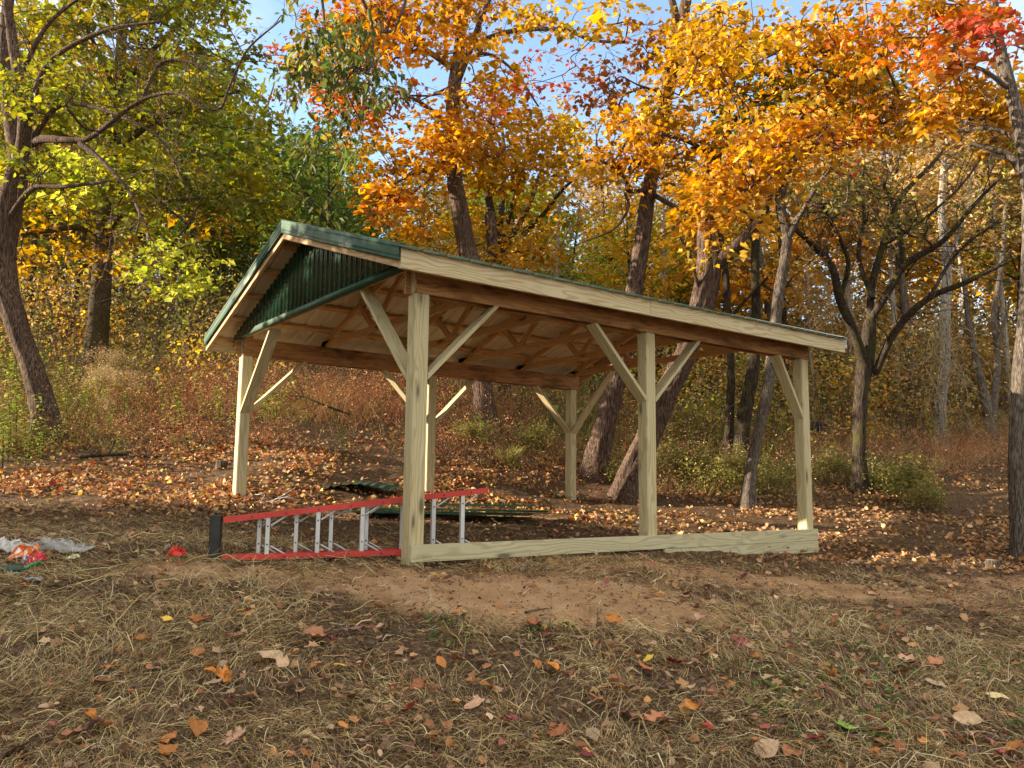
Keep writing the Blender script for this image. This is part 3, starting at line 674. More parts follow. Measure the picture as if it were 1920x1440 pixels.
# the two big leaning trunks under the orange canopy
hero_tree('leaning_maple', 'orange leaved tree whose leaning trunk passes just right of the rear corner post', 15.3,
  [(1117, 868, 50), (1135, 790, 46), (1158, 700, 44), (1178, 600, 40), (1200, 480, 36), (1216, 360, 33), (1236, 250, 28), (1262, 120, 30), (1282, 30, 26), (1295, -60, 22)],
  [[(1218, 355, 12), (1180, 358, 10, -.4), (1168, 330, 8, -.6), (1120, 300, 6, -.9), (1080, 310, 4, -1)], [(1172, 362, 7, -.4), (1178, 390, 6, -.5), (1150, 430, 5, -.7), (1090, 455, 4, -.9)],
   [(1222, 362, 12), (1260, 385, 10, -.4), (1310, 405, 8, -.7)], [(1272, 60, 20), (1260, 0, 16, -.4), (1240, -50, 12, -.6)], [(1270, 55, 18), (1330, 30, 12, -.7), (1400, 5, 8, -1.2)]],
  [('orange', .10, 14, .36, [(1230, 270, 120, 80, 13.8, 1.2, 62), (1290, 130, 110, 90, 14, 1.3, 58), (1180, 310, 90, 40, 13.8, .8, 30)]),
   ('rust', .11, 8, .32, [(1150, 150, 60, 60, 15.5, 1, 26), (1200, 60, 60, 50, 15.6, 1, 20), (1120, 170, 60, 40, 16, 1, 10)]),
   ('gold', .12, 12, .32, [(1330, 90, 90, 60, 13.4, .8, 46), (1210, 230, 70, 50, 13.4, .8, 26)])],
  M['bark_furrow'], 16, rough=.2, skel_r=.0042)
hero_tree('forked_maple', 'largest leaning trunk forking above the roof right of the middle post', 14.2,
  [(1180, 912, 58), (1215, 820, 54), (1250, 740, 52), (1290, 650, 50), (1318, 560, 52), (1330, 490, 54), (1326, 430, 38), (1334, 330, 34), (1342, 280, 30), (1365, 200, 26)],
  [[(1335, 500, 36), (1372, 470, 30, -.2), (1412, 430, 26, -.4), (1440, 370, 22, -.6), (1470, 290, 18, -.9), (1500, 230, 12, -1.2), (1560, 150, 8, -1.6), (1620, 80, 6, -2)],
   [(1345, 270, 22), (1390, 210, 16, -.6), (1450, 170, 12, -1.2), (1540, 120, 8, -1.8)], [(1360, 210, 22), (1380, 120, 16, -.5), (1400, 20, 12, -1)],
   [(1440, 390, 10, -.5), (1420, 420, 8, -.3), (1400, 400, 6, -.6), (1385, 390, 4, -.8)], [(1470, 290, 12, -.9), (1540, 270, 9, -1.3), (1640, 240, 6, -1.8), (1740, 180, 4, -2.2)],
   [(1315, 560, 9), (1290, 470, 8, -.4), (1270, 440, 6, -.6)], [(1342, 300, 14), (1300, 270, 10, -.5), (1240, 250, 7, -1)]],
  [('orange', .098, 16, .40, [(1470, 80, 230, 100, 12, 1.7, 88), (1420, 240, 220, 60, 11.6, 1.2, 58), (1600, 200, 180, 60, 11.2, 1.1, 46), (1640, 60, 160, 90, 11.8, 1.4, 44), (1370, 350, 56, 40, 11, .5, 26), (1345, 405, 40, 24, 10.8, .3, 11), (1400, 330, 70, 40, 11.2, .6, 24)]),
   ('gold', .098, 16, .42, [(1500, 140, 210, 80, 10.8, .9, 16), (1400, 60, 130, 70, 12.4, 1, 26), (1480, 270, 110, 40, 10.8, .6, 14), (1350, 395, 60, 30, 10.6, .4, 9), (1348, 470, 26, 12, 10.8, .2, 3)]),
   ('redorange', .098, 15, .42, [(1700, 90, 130, 70, 10.6, .8, 24), (1560, 250, 120, 30, 11, .7, 13)]),
   ('yellowgreen', .12, 12, .34, [(1560, 130, 200, 90, 13.2, .8, 60), (1380, 190, 110, 60, 13.2, .8, 30)])],
  M['bark_furrow'], 17, rough=.22, kt=34, skel_r=.0045)
# slimmer trunks right of it
hero_tree('slim_dark_tree', 'thin dark upright trunk seen between the middle and right front posts', 16.5,
  [(1366, 856, 20), (1368, 780, 18), (1371, 700, 18), (1366, 600, 15), (1360, 500, 13), (1345, 400, 10)], [[(1366, 600, 8), (1400, 560, 7, -.3), (1440, 520, 6, -.6)]], [('olive', .07, 10, .3, [(1380, 430, 60, 60, 16.5, .6, 10)])], M['bark_dark'], 18, bare=3, kt=16)
hero_tree('dark_upright_tree', 'dark upright trunk rising above the roof left of the pale leaning one', 16.2,
  [(1390, 835, 28), (1400, 760, 30), (1413, 690, 28), (1418, 590, 20), (1416, 480, 18), (1422, 380, 14), (1430, 300, 10)], [[(1415, 520, 7), (1450, 545, 6, -.3), (1480, 535, 5, -.5)], [(1418, 450, 7), (1390, 400, 5, -.3), (1380, 340, 4, -.4)]], [('olive', .07, 10, .3, [(1440, 380, 70, 70, 16, .8, 14)])], M['bark_dark'], 19, bare=4, kt=18)
hero_tree('pale_leaning_tree', 'slender pale grey trunk leaning right with its foot left of the right post', 13.6,
  [(1402, 942, 31), (1408, 880, 26), (1425, 800, 24), (1440, 720, 25), (1450, 640, 23), (1462, 540, 24), (1476, 450, 22), (1462, 380, 20), (1468, 330, 14)],
  [[(1476, 450, 14), (1505, 395, 11, -.3), (1545, 330, 9, -.7), (1600, 270, 7, -1.1), (1680, 190, 5, -1.6)], [(1464, 380, 12), (1490, 300, 9, -.3), (1560, 220, 6, -.9)], [(1475, 430, 8), (1520, 385, 5, -.3), (1590, 385, 3, -.6)]],
  [('olive', .07, 10, .3, [(1560, 330, 90, 60, 12.8, .8, 26)]), ('gold', .10, 11, .3, [(1650, 220, 100, 60, 12, .8, 30)])], M['bark_grey'], 20, bare=6, kt=20, droop=.15)
# gnarled dark tree on the right, many bare crooked branches
hero_tree('gnarled_tree', 'gnarled dark mossy tree with crooked bare branches right of the pavilion', 14.8,
  [(1612, 902, 32), (1612, 820, 28), (1616, 740, 30), (1622, 690, 34), (1628, 640, 30), (1632, 600, 24)],
  [[(1625, 690, 22), (1600, 620, 20, -.3), (1575, 560, 18, -.5), (1560, 500, 16, -.7), (1525, 460, 13, -1), (1490, 430, 9, -1.2)], [(1575, 560, 12, -.5), (1590, 490, 10, -.6), (1560, 420, 8, -.8), (1540, 380, 6, -1)],
   [(1630, 620, 18), (1635, 540, 15, .2), (1655, 460, 13, .3), (1690, 370, 11, .4), (1745, 310, 8, .5), (1780, 270, 6, .6)], [(1632, 600, 18), (1670, 540, 15, -.2), (1700, 495, 13, -.4), (1770, 450, 11, -.7), (1830, 380, 8, -1), (1880, 330, 5, -1.2)],
   [(1640, 700, 18), (1680, 620, 15, -.5), (1740, 560, 13, -.9), (1810, 530, 11, -1.3), (1870, 500, 9, -1.6), (1940, 465, 7, -2)], [(1690, 500, 12, -.3), (1690, 450, 10, -.2), (1680, 400, 8, 0), (1650, 330, 6, .2)],
   [(1636, 560, 12), (1610, 480, 10, .3), (1620, 400, 8, .5), (1600, 330, 5, .7)], [(1740, 560, 9, -.9), (1790, 480, 7, -.8), (1850, 430, 5, -.9), (1920, 400, 4, -1)], [(1655, 460, 9, .3), (1720, 420, 7, .2), (1800, 350, 5, 0), (1850, 280, 4, 0)]],
  [('olive', .06, 9, .28, [(1620, 430, 130, 110, 14.4, 1.2, 60), (1780, 420, 130, 90, 14, 1.2, 34), (1560, 360, 80, 70, 14.4, .8, 28)]), ('rust', .055, 8, .26, [(1640, 350, 120, 80, 14.6, 1, 30), (1560, 460, 60, 60, 14, .8, 16)])],
  M['bark_dark'], 21, bare=11, twl=1.35, tw_r=.010, kt=20, rough=.26, droop=.1)
# pale tree wrapped in hanging vines
hero_tree('vine_wrapped_tree', 'pale grey tree wrapped in tangled whitish vines on the right', 19.5,
  [(1762, 828, 28), (1764, 760, 25), (1772, 680, 24), (1772, 600, 22), (1775, 500, 20), (1765, 400, 16), (1770, 300, 12)], [[(1774, 500, 10), (1800, 430, 8), (1820, 350, 6)]],
  [('tan', .09, 9, .35, [(1780, 330, 100, 80, 19.5, 1.2, 26)])], M['bark_pale'], 22, bare=4, kt=16)
hero_tree('forked_grey_tree', 'slim grey tree forking low in a V near the right edge', 19.8,
  [(1858, 812, 24), (1852, 770, 22), (1842, 720, 18), (1828, 660, 14), (1815, 590, 12), (1805, 500, 9)], [[(1860, 790, 18), (1866, 730, 16, .2), (1872, 660, 14, .3), (1864, 590, 12, .3), (1880, 480, 9, .3), (1885, 380, 7, .3)], [(1868, 650, 8), (1885, 600, 6), (1895, 560, 5)]],
  [('mixbg', .10, 9, .4, [(1850, 380, 90, 90, 20, 1.2, 30)])], M['bark_grey'], 23, bare=4, kt=14)
hero_tree('edge_tree', 'grey barked trunk cut off by the right edge, red orange leaves above', 9.9,
  [(1918, 1030, 42), (1914, 930, 43), (1914, 820, 42), (1919, 700, 43), (1930, 580, 40), (1934, 450, 36), (1926, 330, 31), (1912, 240, 30), (1890, 150, 26), (1868, 60, 24), (1860, -40, 20)],
  [[(1926, 330, 20), (1890, 290, 16, .2), (1860, 280, 12, .4), (1820, 270, 8, .6)], [(1895, 170, 12), (1840, 130, 9, -.2), (1780, 120, 6, -.4)], [(1915, 260, 12), (1850, 240, 8, .4), (1780, 250, 6, .8)]],
  [('redorange', .10, 11, .26, [(1840, 70, 110, 60, 9.8, .8, 26), (1760, 110, 60, 40, 10, .5, 12)]), ('pink', .10, 9, .24, [(1880, 70, 60, 30, 9.4, .4, 8), (1830, 45, 50, 20, 9.6, .4, 5)]), ('orange', .11, 12, .26, [(1800, 170, 110, 60, 10.4, .8, 50), (1880, 240, 70, 50, 10.6, .6, 20), (1760, 40, 100, 50, 10.4, .6, 30)])],
  M['bark_grey'], 24, bare=3, kt=26, rough=.16)
# overhanging dull green branch of a tree out of frame, top left of centre
rg = np.random.default_rng(31)
Rb = empty('overhanging_tree', (*ds(8.5, -9.5), float(height_ds(8.5, -9.5))), 'dull green drooping leaves of a near tree overhanging the ridge from above', 'tree')
T = Tubes(); b0 = np.array([*ds(8.5, -9.5), float(height_ds(8.5, -9.5))-.3]); b1 = at(300, -620, 9.5)
tp = crom([b0, b0+np.array([.1, .1, 3.]), b1+np.array([0, 0, -.8]), b1], 8); T.add(tp, np.linspace(.22, .12, len(tp)), 16, .15); T.build('trunk', M['bark_grey'], Rb)
B = Tubes(); sk = [tp[-10:]]
for pts in ([(300, -620), (480, -300), (600, -120), (690, 20), (700, 120)], [(480, -300), (560, -150), (600, -20), (610, 70)], [(600, -120), (690, -60), (760, -20), (740, 60)]):
    P = crom([at(a, b, 9.5) for a, b in pts], 6); B.add(P, np.linspace(.045, .012, len(P)), 6, cap=False); sk.append(P)
LM = LeafMesh(); cen = blob_pts([(650, 50, 100, 90, 9.4, .9, 26), (690, 160, 60, 80, 9.4, .7, 15), (590, 180, 80, 90, 9.8, .9, 15), (640, -80, 100, 70, 9.5, .8, 30), (620, 300, 60, 100, 10.5, .8, 15)], rg)
grow(np.concatenate(sk), cen, rg, B, r0=.0026); spray_leaves(LM, cen, 11, .24, .105, [tuple(v*.7 for v in q) for q in PAL['green']+PAL['olive']], rg, flat=.8, droop=1.3, aspect=.42); B.build('limbs', M['bark_grey'], Rb); LM.build('crown', M['leaf'], Rb)

# ------------------------------------------------------------------ hillside trees
def bg_proto(kind, pal, seed, h=8., crown_r=2.2, z0=.3, dens=1., leaf=.17, bk='bark_dark', tr=.12):
    rg = np.random.default_rng(seed); T = Tubes(); lean = rg.normal(0, .25, 2); P = crom([(0, 0, -.6), (lean[0]*.2, lean[1]*.2, h*.3), (lean[0], lean[1], h*.65), (lean[0]*1.8, lean[1]*1.6, h*.97)], 8)
    T.add(P, np.linspace(tr*1.1, tr*.25, len(P)), 9, .1, seed=seed); tm = T.mesh('trunk', M[bk])
    B = Tubes(); sk = [P[6:]]
    for i in range(8):
        k = int(rg.uniform(.3, .92)*(len(P)-1)); a = rg.uniform(0, 2*PI); L = crown_r*rg.uniform(.5, 1.)
        q = crom([P[k], P[k]+np.array([math.cos(a)*L*.45, math.sin(a)*L*.45, L*.35]), P[k]+np.array([math.cos(a)*L, math.sin(a)*L, L*.75])], 5); B.add(q, np.linspace(tr*.4, .012, len(q)), 5, cap=False); sk.append(q)
    n = int(120*dens); u = rg.normal(0, 1, (n*3, 3)); u /= np.linalg.norm(u, axis=1)[:, None]; rr = rg.uniform(.35, 1, n*3)**.6
    c = u*rr[:, None]*np.array([crown_r, crown_r, h*(1-z0)/2])+np.array([lean[0], lean[1], h*(1+z0)/2])
    keep = vn3(c*.55+seed*3.1) > .47; c = c[keep][:n]
    grow(np.concatenate(sk), c[::2], rg, B, r0=.0045); bmz = B.mesh('limbs', M[bk])
    LM = LeafMesh(); spray_leaves(LM, c, 22, .5, leaf, PAL[pal], rg, flat=.7); return tm, bmz, LM.mesh('crown', M['leaf'])
def vn3(p): return (vnoise(p[:, 0]+p[:, 2]*.6+90, p[:, 1]+90)+vnoise(p[:, 0]*1.0+90, p[:, 2]+p[:, 1]*.5+90)+vnoise(p[:, 1]+120, p[:, 2]*1.1+80))/3
KINDS = [('golden_maple', 'gold', 9, 2.4, .25, 1., 'golden yellow'), ('green_hillside_tree', 'green', 8.5, 2.3, .15, 1.1, 'dull green'), ('yellow_green_tree', 'yellowgreen', 9, 2.4, .2, 1.05, 'yellow green'),
         ('mixed_autumn_tree', 'mixbg', 9.5, 2.5, .2, 1., 'mottled yellow and brown'), ('tan_leaved_tree', 'tan', 9, 2.3, .3, .6, 'sparse tan'), ('orange_maple', 'orange', 8.5, 2.2, .25, .95, 'orange'),
         ('lime_tree', 'lime', 7, 2.1, .15, 1., 'bright lime'), ('slender_bare_tree', 'tan', 10, 1.2, .5, .22, 'almost bare')]
PRO = {}
for k, (nm, pal, h, cr, z0, dn, lb) in enumerate(KINDS):
    PRO[nm] = [bg_proto(nm, pal, 100+k*7+v, h, cr, z0, dn, bk=('bark_pale' if nm == 'slender_bare_tree' and v else 'bark_grey' if v else 'bark_dark'), tr=.10 if nm != 'slender_bare_tree' else .09) for v in (0, 1)]
def ytop(px):      # how high the far woods reach, photo pixels
    return np.interp(px, [-600, 0, 430, 500, 640, 720, 950, 1080, 1230, 1330, 1500, 1700, 1920, 2500], [-100, 0, 40, 190, 250, 300, 300, 300, 330, 250, 150, 60, 40, 0])
def place_bg(nm, D, S, scale, rot, v):
    x, y = ds(D, S); z = float(height(x, y)); tm, bmz, lm = PRO[nm][v]
    info = [q for q in KINDS if q[0] == nm][0]; px = 960+FPX*S/D
    marks = [(-30, 'beyond the left edge'), (100, 'behind the leaning tree'), (175, 'left of the olive trunk'), (260, 'right of the olive trunk'), (330, 'left of the gable'), (410, 'above the left eave'), (480, 'above the left rake'), (600, 'above the gable peak'), (720, 'above the green trim'), (850, 'left of the tall maple'), (930, 'right of the tall maple'),
      (1010, 'behind the clump of stems'), (1090, 'above the middle of the roof'), (1170, 'left of the leaning maple'), (1250, 'right of the leaning maple'), (1330, 'behind the forked maple'), (1400, 'right of the forked maple'), (1470, 'behind the pale leaning trunk'), (1540, 'above the right roof corner'), (1600, 'left of the gnarled tree'), (1680, 'behind the gnarled branches'), (1760, 'left of the vine wrapped tree'), (1840, 'right of the vine wrapped tree'), (1930, 'by the right edge')]
    side = ([t_ for (q, t_) in marks if px < q] or ['beyond the right edge'])[0]
    far = 'in the nearest row' if D < 27 else 'partway up the hill' if D < 33 else 'high on the hill' if D < 45 else 'on the far crest'
    lab = f'{info[6]} woodland tree {side}, {far}'
    if nm == 'slender_bare_tree': lab = f'slender {"pale" if v else "dark"} almost bare trunk {side}, {far}'
    R = empty(nm, (x, y, z-.1), lab, 'tree', f'{info[6]} trees {side} {far}' if 'bare' not in nm else f'bare trunks {side} {far}')
    R.rotation_euler = (0, 0, rot); R.scale = (scale, scale, scale)
    for n_, me in (('trunk', tm), ('limbs', bmz), ('crown', lm)):
        o = bpy.data.objects.new(n_, me); COL.objects.link(o); o.parent = R
rgb = np.random.default_rng(77)
def kind_for(px, D):
    if px < 380: c = ['golden_maple', 'yellow_green_tree', 'green_hillside_tree', 'mixed_autumn_tree']; p = [.15, .4, .3, .15]
    elif px < 700: c = ['green_hillside_tree', 'yellow_green_tree', 'mixed_autumn_tree', 'tan_leaved_tree']; p = [.5, .2, .2, .1]
    elif px < 1300: c = ['golden_maple', 'mixed_autumn_tree', 'lime_tree', 'yellow_green_tree', 'tan_leaved_tree', 'orange_maple']; p = [.3, .25, .1, .1, .15, .1]
    else: c = ['tan_leaved_tree', 'mixed_autumn_tree', 'golden_maple', 'orange_maple', 'slender_bare_tree', 'yellow_green_tree']; p = [.3, .2, .2, .12, .12, .06]
    return c[rgb.choice(len(c), p=p)]
for (D0, D1, n, sp_) in ((22, 26, 15, 9), (27, 32, 20, 11), (33, 40, 22, 14), (42, 52, 22, 19), (55, 68, 20, 26)):
    for i in range(n):
        D = rgb.uniform(D0, D1); px = -350+(2650)*(i+rgb.uniform(.1, .9))/n; S = (px-960)/FPX*D
        x, y = ds(D, S); z = float(height(x, y)); nm = kind_for(px, D)
        yt = ytop(px)+rgb.uniform(-10, 90); el = math.atan((720-yt)/FPX)+PITCH; ht = (CAM[2]+D*math.tan(el))-z
        base = [q[2] for q in KINDS if q[0] == nm][0]; sc = min(max(ht/base, .45), 1.9 if D > 50 else 1.5)
        place_bg(nm, D, S, sc, rgb.uniform(0, 6.28), int(rgb.integers(0, 2)))
for (px, D, sc, v) in ((1528, 21, .5, 1), (1250, 24, 1, 1), (1040, 25, .9, 1), (1480, 24, 1, 0), (1690, 23, 1, 1), (1710, 26, 1.1, 0), (1330, 25, 1, 1), (120, 24, .9, 0), (60, 26, 1, 0), (520, 26, .8, 0), (1600, 24, .9, 1), (1900, 23, 1, 1), (1450, 28, 1, 1), (1150, 30, 1, 0), (1830, 27, 1.1, 1), (290, 27, .9, 0)):
    place_bg('slender_bare_tree', D, (px-960)/FPX*D, sc, px*.1, v)

# trees that stand out of frame on the left and shade the clearing
sh_rg = np.random.default_rng(5)
def shade_tree(D, S, h, r, seed):
    rg = np.random.default_rng(seed); x, y = ds(D, S); z = float(height(x, y)); R = empty('roadside_maple', (x, y, z), 'leafy maple beyond the left edge shading the clearing', 'tree', 'maples beyond the left edge')
    T = Tubes(); P = crom([(x, y, z-.3), (x+.1, y, z+h*.4), (x, y+.2, z+h*.9)], 8); T.add(P, np.linspace(.2, .05, len(P)), 12, .12); T.build('trunk', M['bark_grey'], R)
    n = 330; u = rg.normal(0, 1, (n, 3)); u /= np.linalg.norm(u, axis=1)[:, None]; c = u*(rg.random(n)**.45)[:, None]*np.array([r, r, h*.5])+np.array([x, y, z+h*.52])
    B = Tubes(); grow(P[4:], c[::2], rg, B, r0=.004); B.build('limbs', M['bark_grey'], R)
    LM = LeafMesh(); spray_leaves(LM, c, 26, .55, .17, PAL['yellowgreen'], rg, flat=.8); LM.build('crown', M['leaf'], R)
for k, (D, S, h, r) in enumerate(((8.2, -10.2, 5.4, 1.4), (6.0, -9.5, 6.0, 1.7), (3.6, -9.0, 6.3, 1.7), (1.2, -8.6, 6.3, 1.8), (7.4, -13.5, 6.8, 1.7), (4.2, -12.5, 8.5, 2.1), (1.0, -12.5, 8, 2.1), (-1.6, -10, 7, 2.0))):
    shade_tree(D, S, h, r, 200+k)

# ------------------------------------------------------------------ ground cover
_bp = [(-400, 835), (0, 850), (120, 850), (400, 842), (700, 850), (900, 868), (1100, 895), (1200, 925), (1480, 940), (1600, 905), (1750, 905), (1920, 860), (2400, 850)]
_bd = [float(to_ds(*gnd(px, py)[:2])[0]) for px, py in _bp]
def Db(px): return np.interp(px, [q[0] for q in _bp], _bd)
def pxof(D, S): return 960+FPX*S/np.maximum(D, .1)
def bare_mask(D, S):
    q = fbm(D*1.3, S*1.3, 3)
    b = np.exp(-(((D-6.15)/.75)**2+((S-.15)/1.5)**2)**1.5)+.8*np.exp(-(((D-7.5)/.6)**2+((S-2.5)/2.2)**2))+.6*np.exp(-(((D-6.3)/.35)**2+((S+2.3)/.8)**2))+.6*np.exp(-(((D-8.6)/.5)**2+((S-5)/1.2)**2))
    return np.clip(b*1.5*(.45+q)-.12-.55*(fbm(D*5+2, S*5+6, 3)-.42)*2, 0, 1)*(b > .03)
def scatter(n, D0, D1, m0=-.72, m1=.72, rg=rng, bias=1.):
    """points with S/D in (m0,m1); bias<2 favours near ones"""
    D = (D0**bias+(D1**bias-D0**bias)*rg.random(n))**(1/bias); return D, D*rg.uniform(m0, m1, n)
def inside_pav(x, y): return (x > -.02) & (x < L_+.04) & (y > -.05) & (y < -.0)
def ribbons(D, S, length, width, pal, rg, rise=.02, az=None, bend=.6, arch=.02, base=.004, seg=4, jit=.25):
    n = len(D); x, y = ds(D, S); a = rg.uniform(0, 2*PI, n) if az is None else az; L = length*rg.lognormal(0, .35, n); k = rg.normal(0, bend, n)
    P = []; X, Y = x.copy(), y.copy(); s = np.linspace(0, 1, seg+1); r_ = rg.gamma(1.6, rise/1.6, n); ph = rg.uniform(0, 1, n)
    for i in range(seg+1):
        Z = height(X, Y)+base+r_*np.sin(PI*np.clip(s[i]*.8+.2*ph, 0, 1))+arch*rg.random(n)*s[i]*2
        P.append(np.c_[X, Y, Z]); X = X+np.cos(a)*L/seg; Y = Y+np.sin(a)*L/seg; a = a+k/seg+rg.normal(0, .05, n)
    P = np.stack(P, 1); w_ = (width*rg.lognormal(0, .3, n))[:, None]*np.linspace(1, .35, seg+1)[None]
    sdv = np.stack([-np.sin(a), np.cos(a), rg.normal(0, .8, n)], -1)[:, None]*w_[..., None]*.5
    V = np.stack([P-sdv, P+sdv], 2).reshape(-1, 3); i = np.arange(n)[:, None]*(2*(seg+1)); F = []
    for j in range(seg): F.append(i+np.array([[2*j, 2*j+1, 2*j+3, 2*j+2]]))
    c = np.array(pal)[rg.integers(0, len(pal), n)]*rg.lognormal(0, jit, n)[:, None]
    return V, np.concatenate(F), np.repeat(c, 2*(seg+1), 0)
STRAW = [(.54, .38, .18), (.68, .50, .25), (.36, .25, .12), (.22, .14, .075), (.42, .33, .13), (.12, .075, .045), (.44, .27, .14), (.78, .60, .32), (.06, .04, .028), (.16, .10, .06)]
def straw():
    rg = np.random.default_rng(41); LM = LeafMesh()
    D, S = scatter(330000, 2.7, 9.6, -1.15, .92, bias=1.2, rg=rg)
    x, y = ds(D, S); b = bare_mask(D, S); den = np.clip(.30+2.6*(fbm(D*1.9+3, S*1.9+8, 3)-.38), .10, 1)*(1-.93*b)*np.clip((9.4-D)/1.5, .12, 1)
    k = (rg.random(len(D)) < den) & ~((x > -.1) & (x < L_+.1) & (y > -.09) & (y < .02)) & ~((x > 0) & (y > 0) & (rg.random(len(D)) < .55))
    D, S = D[k], S[k]; az = fbm(D*.8, S*.8, 2)*14+rg.normal(0, .9, len(D))
    fx = (S > -2.9) & (S < -.9) & (D > 6.75-.0) & (D < 7.75); k = ~(fx & (rg.random(len(D)) < .7)); D, S, az = D[k], S[k], az[k]
    LM.add(*ribbons(D, S, .105, .0023, STRAW, rg, rise=.013, az=az, bend=.35, jit=.35))
    D, S = scatter(4500, 2.9, 8, bias=1.3, rg=rg); k = (rg.random(len(D)) > bare_mask(D, S)*1.1) & (fbm(D*1.1+30, S*1.1, 2) > .48); D, S = D[k], S[k]
    LM.add(*ribbons(D, S, .20, .0028, [(.60, .50, .27), (.66, .55, .34), (.50, .44, .2)], rg, rise=.04, bend=.8, arch=.05))
    o = LM.build('cut_grass', M['straw']); tag(o, 'dry straw coloured cut grass lying in the foreground', 'dry grass', kind='stuff')
    # low green weeds creeping through at the lower right
    LM = LeafMesh(); D, S = scatter(5200, 3.2, 6.8, -.1, .7, rg=rg); k = (rg.random(len(D)) > 2*bare_mask(D, S)) & (D < 5.6) & (fbm(D*1.3+70, S*1.3+20, 3)+.14*(S > 1.2) > .64); D, S = D[k], S[k]; x, y = ds(D, S)
    LM.add(*leaves(np.c_[x, y, height(x, y)+.02+rg.random(len(x))*.03], .032, [(.10, .16, .03), (.15, .22, .05), (.08, .11, .03), (.2, .22, .06)], rg))
    o = LM.build('low_weeds', M['leaf']); tag(o, 'low green weeds creeping through the cut grass at lower right', 'weeds', kind='stuff')
straw()
def litter():
    rg = np.random.default_rng(42); LM = LeafMesh()
    # dense litter behind and under the pavilion
    D, S = scatter(150000, 9.0, 18.5, -1.0, .95, rg=rg, bias=1.3); px = pxof(D, S); lim = Db(px); q = fbm(D*.9+11, S*.9+4, 3); x, y = ds(D, S)
    den = np.where(px < 1180, 1., .75)*np.clip((D-8.8)/1.6, .05, 1)*np.clip((lim+2.2-D)/1.6, 0, 1)*np.clip(.25+3.4*(q-.38), .06, 1)
    den = np.where((x > -.2) & (x < L_) & (y > 0) & (y < W_-.6), den*.35, den)
    k = rg.random(len(D)) < den; D, S, x, y = D[k], S[k], x[k], y[k]
    dull = (pxof(D, S) > 1230+rg.normal(0, 60, len(D))) | (D < 10.2+rg.normal(0, .3, len(D)))
    for m, pal in ((~dull, PAL['litter']), (dull, [(.36, .21, .10), (.42, .27, .14), (.24, .13, .07), (.40, .18, .06), (.16, .095, .06), (.46, .29, .13)])):
        LM.add(*leaves(np.c_[x, y, height(x, y)+.012+rg.random(len(x))*.03][m], .050, pal, rg, tilt=.95, droop=-.15, aspect=.8, jit=.32, lobed=True))
    # sparse small leaves and crumbs over the foreground
    D, S = scatter(23000, 3.0, 10, -1.15, .92, rg=rg, bias=1.5); b = bare_mask(D, S); q = fbm(D*1.5+60, S*1.5+44, 3)
    k = (rg.random(len(D)) < np.clip(.25+2*(q-.4), .06, 1)*(1-.75*b)*(.55+.45*(S > .5))); D, S = D[k], S[k]; x, y = ds(D, S); k = ~((x > -.1) & (x < L_+.1) & (y > -.09) & (y < .02)); x, y = x[k], y[k]
    LM.add(*leaves(np.c_[x, y, height(x, y)+.014+rg.random(len(x))*.02], .040, PAL['litterfg'], rg, tilt=.55, droop=-.05, aspect=.7, jit=.3))
    D, S = scatter(1700, 3.0, 9.6, rg=rg, bias=1.5); b = bare_mask(D, S); k = rg.random(len(D)) > .8*b; D, S = D[k], S[k]; x, y = ds(D, S); k = ~((x > -.15) & (x < L_+.1) & (y > -.13) & (y < .06)); x, y = x[k], y[k]
    LM.add(*leaves(np.c_[x, y, height(x, y)+.016+rg.random(len(x))*.015], .052, [(.46, .26, .13), (.52, .32, .18), (.30, .16, .08), (.42, .19, .08), (.22, .12, .07), (.54, .36, .21)], rg, tilt=.5, droop=-.1, aspect=.85, jit=.22, lobed=True))
    o = LM.build('leaf_litter', M['litter']); tag(o, 'brown and orange autumn leaf litter covering the ground', 'leaf litter', kind='stuff')
    # bits of soil and bark
    D, S = scatter(16000, 3.2, 11, rg=rg, bias=1.2); x, y = ds(D, S); LM = LeafMesh()
    LM.add(*leaves(np.c_[x, y, height(x, y)+.004], .016, [(.10, .07, .045), (.2, .13, .08), (.05, .035, .025), (.3, .2, .12)], rg, tilt=1.2, droop=0, aspect=.9))
    o = LM.build('debris', M['litter']); tag(o, 'crumbs of soil and bark on the ground', 'debris', kind='stuff')
litter()
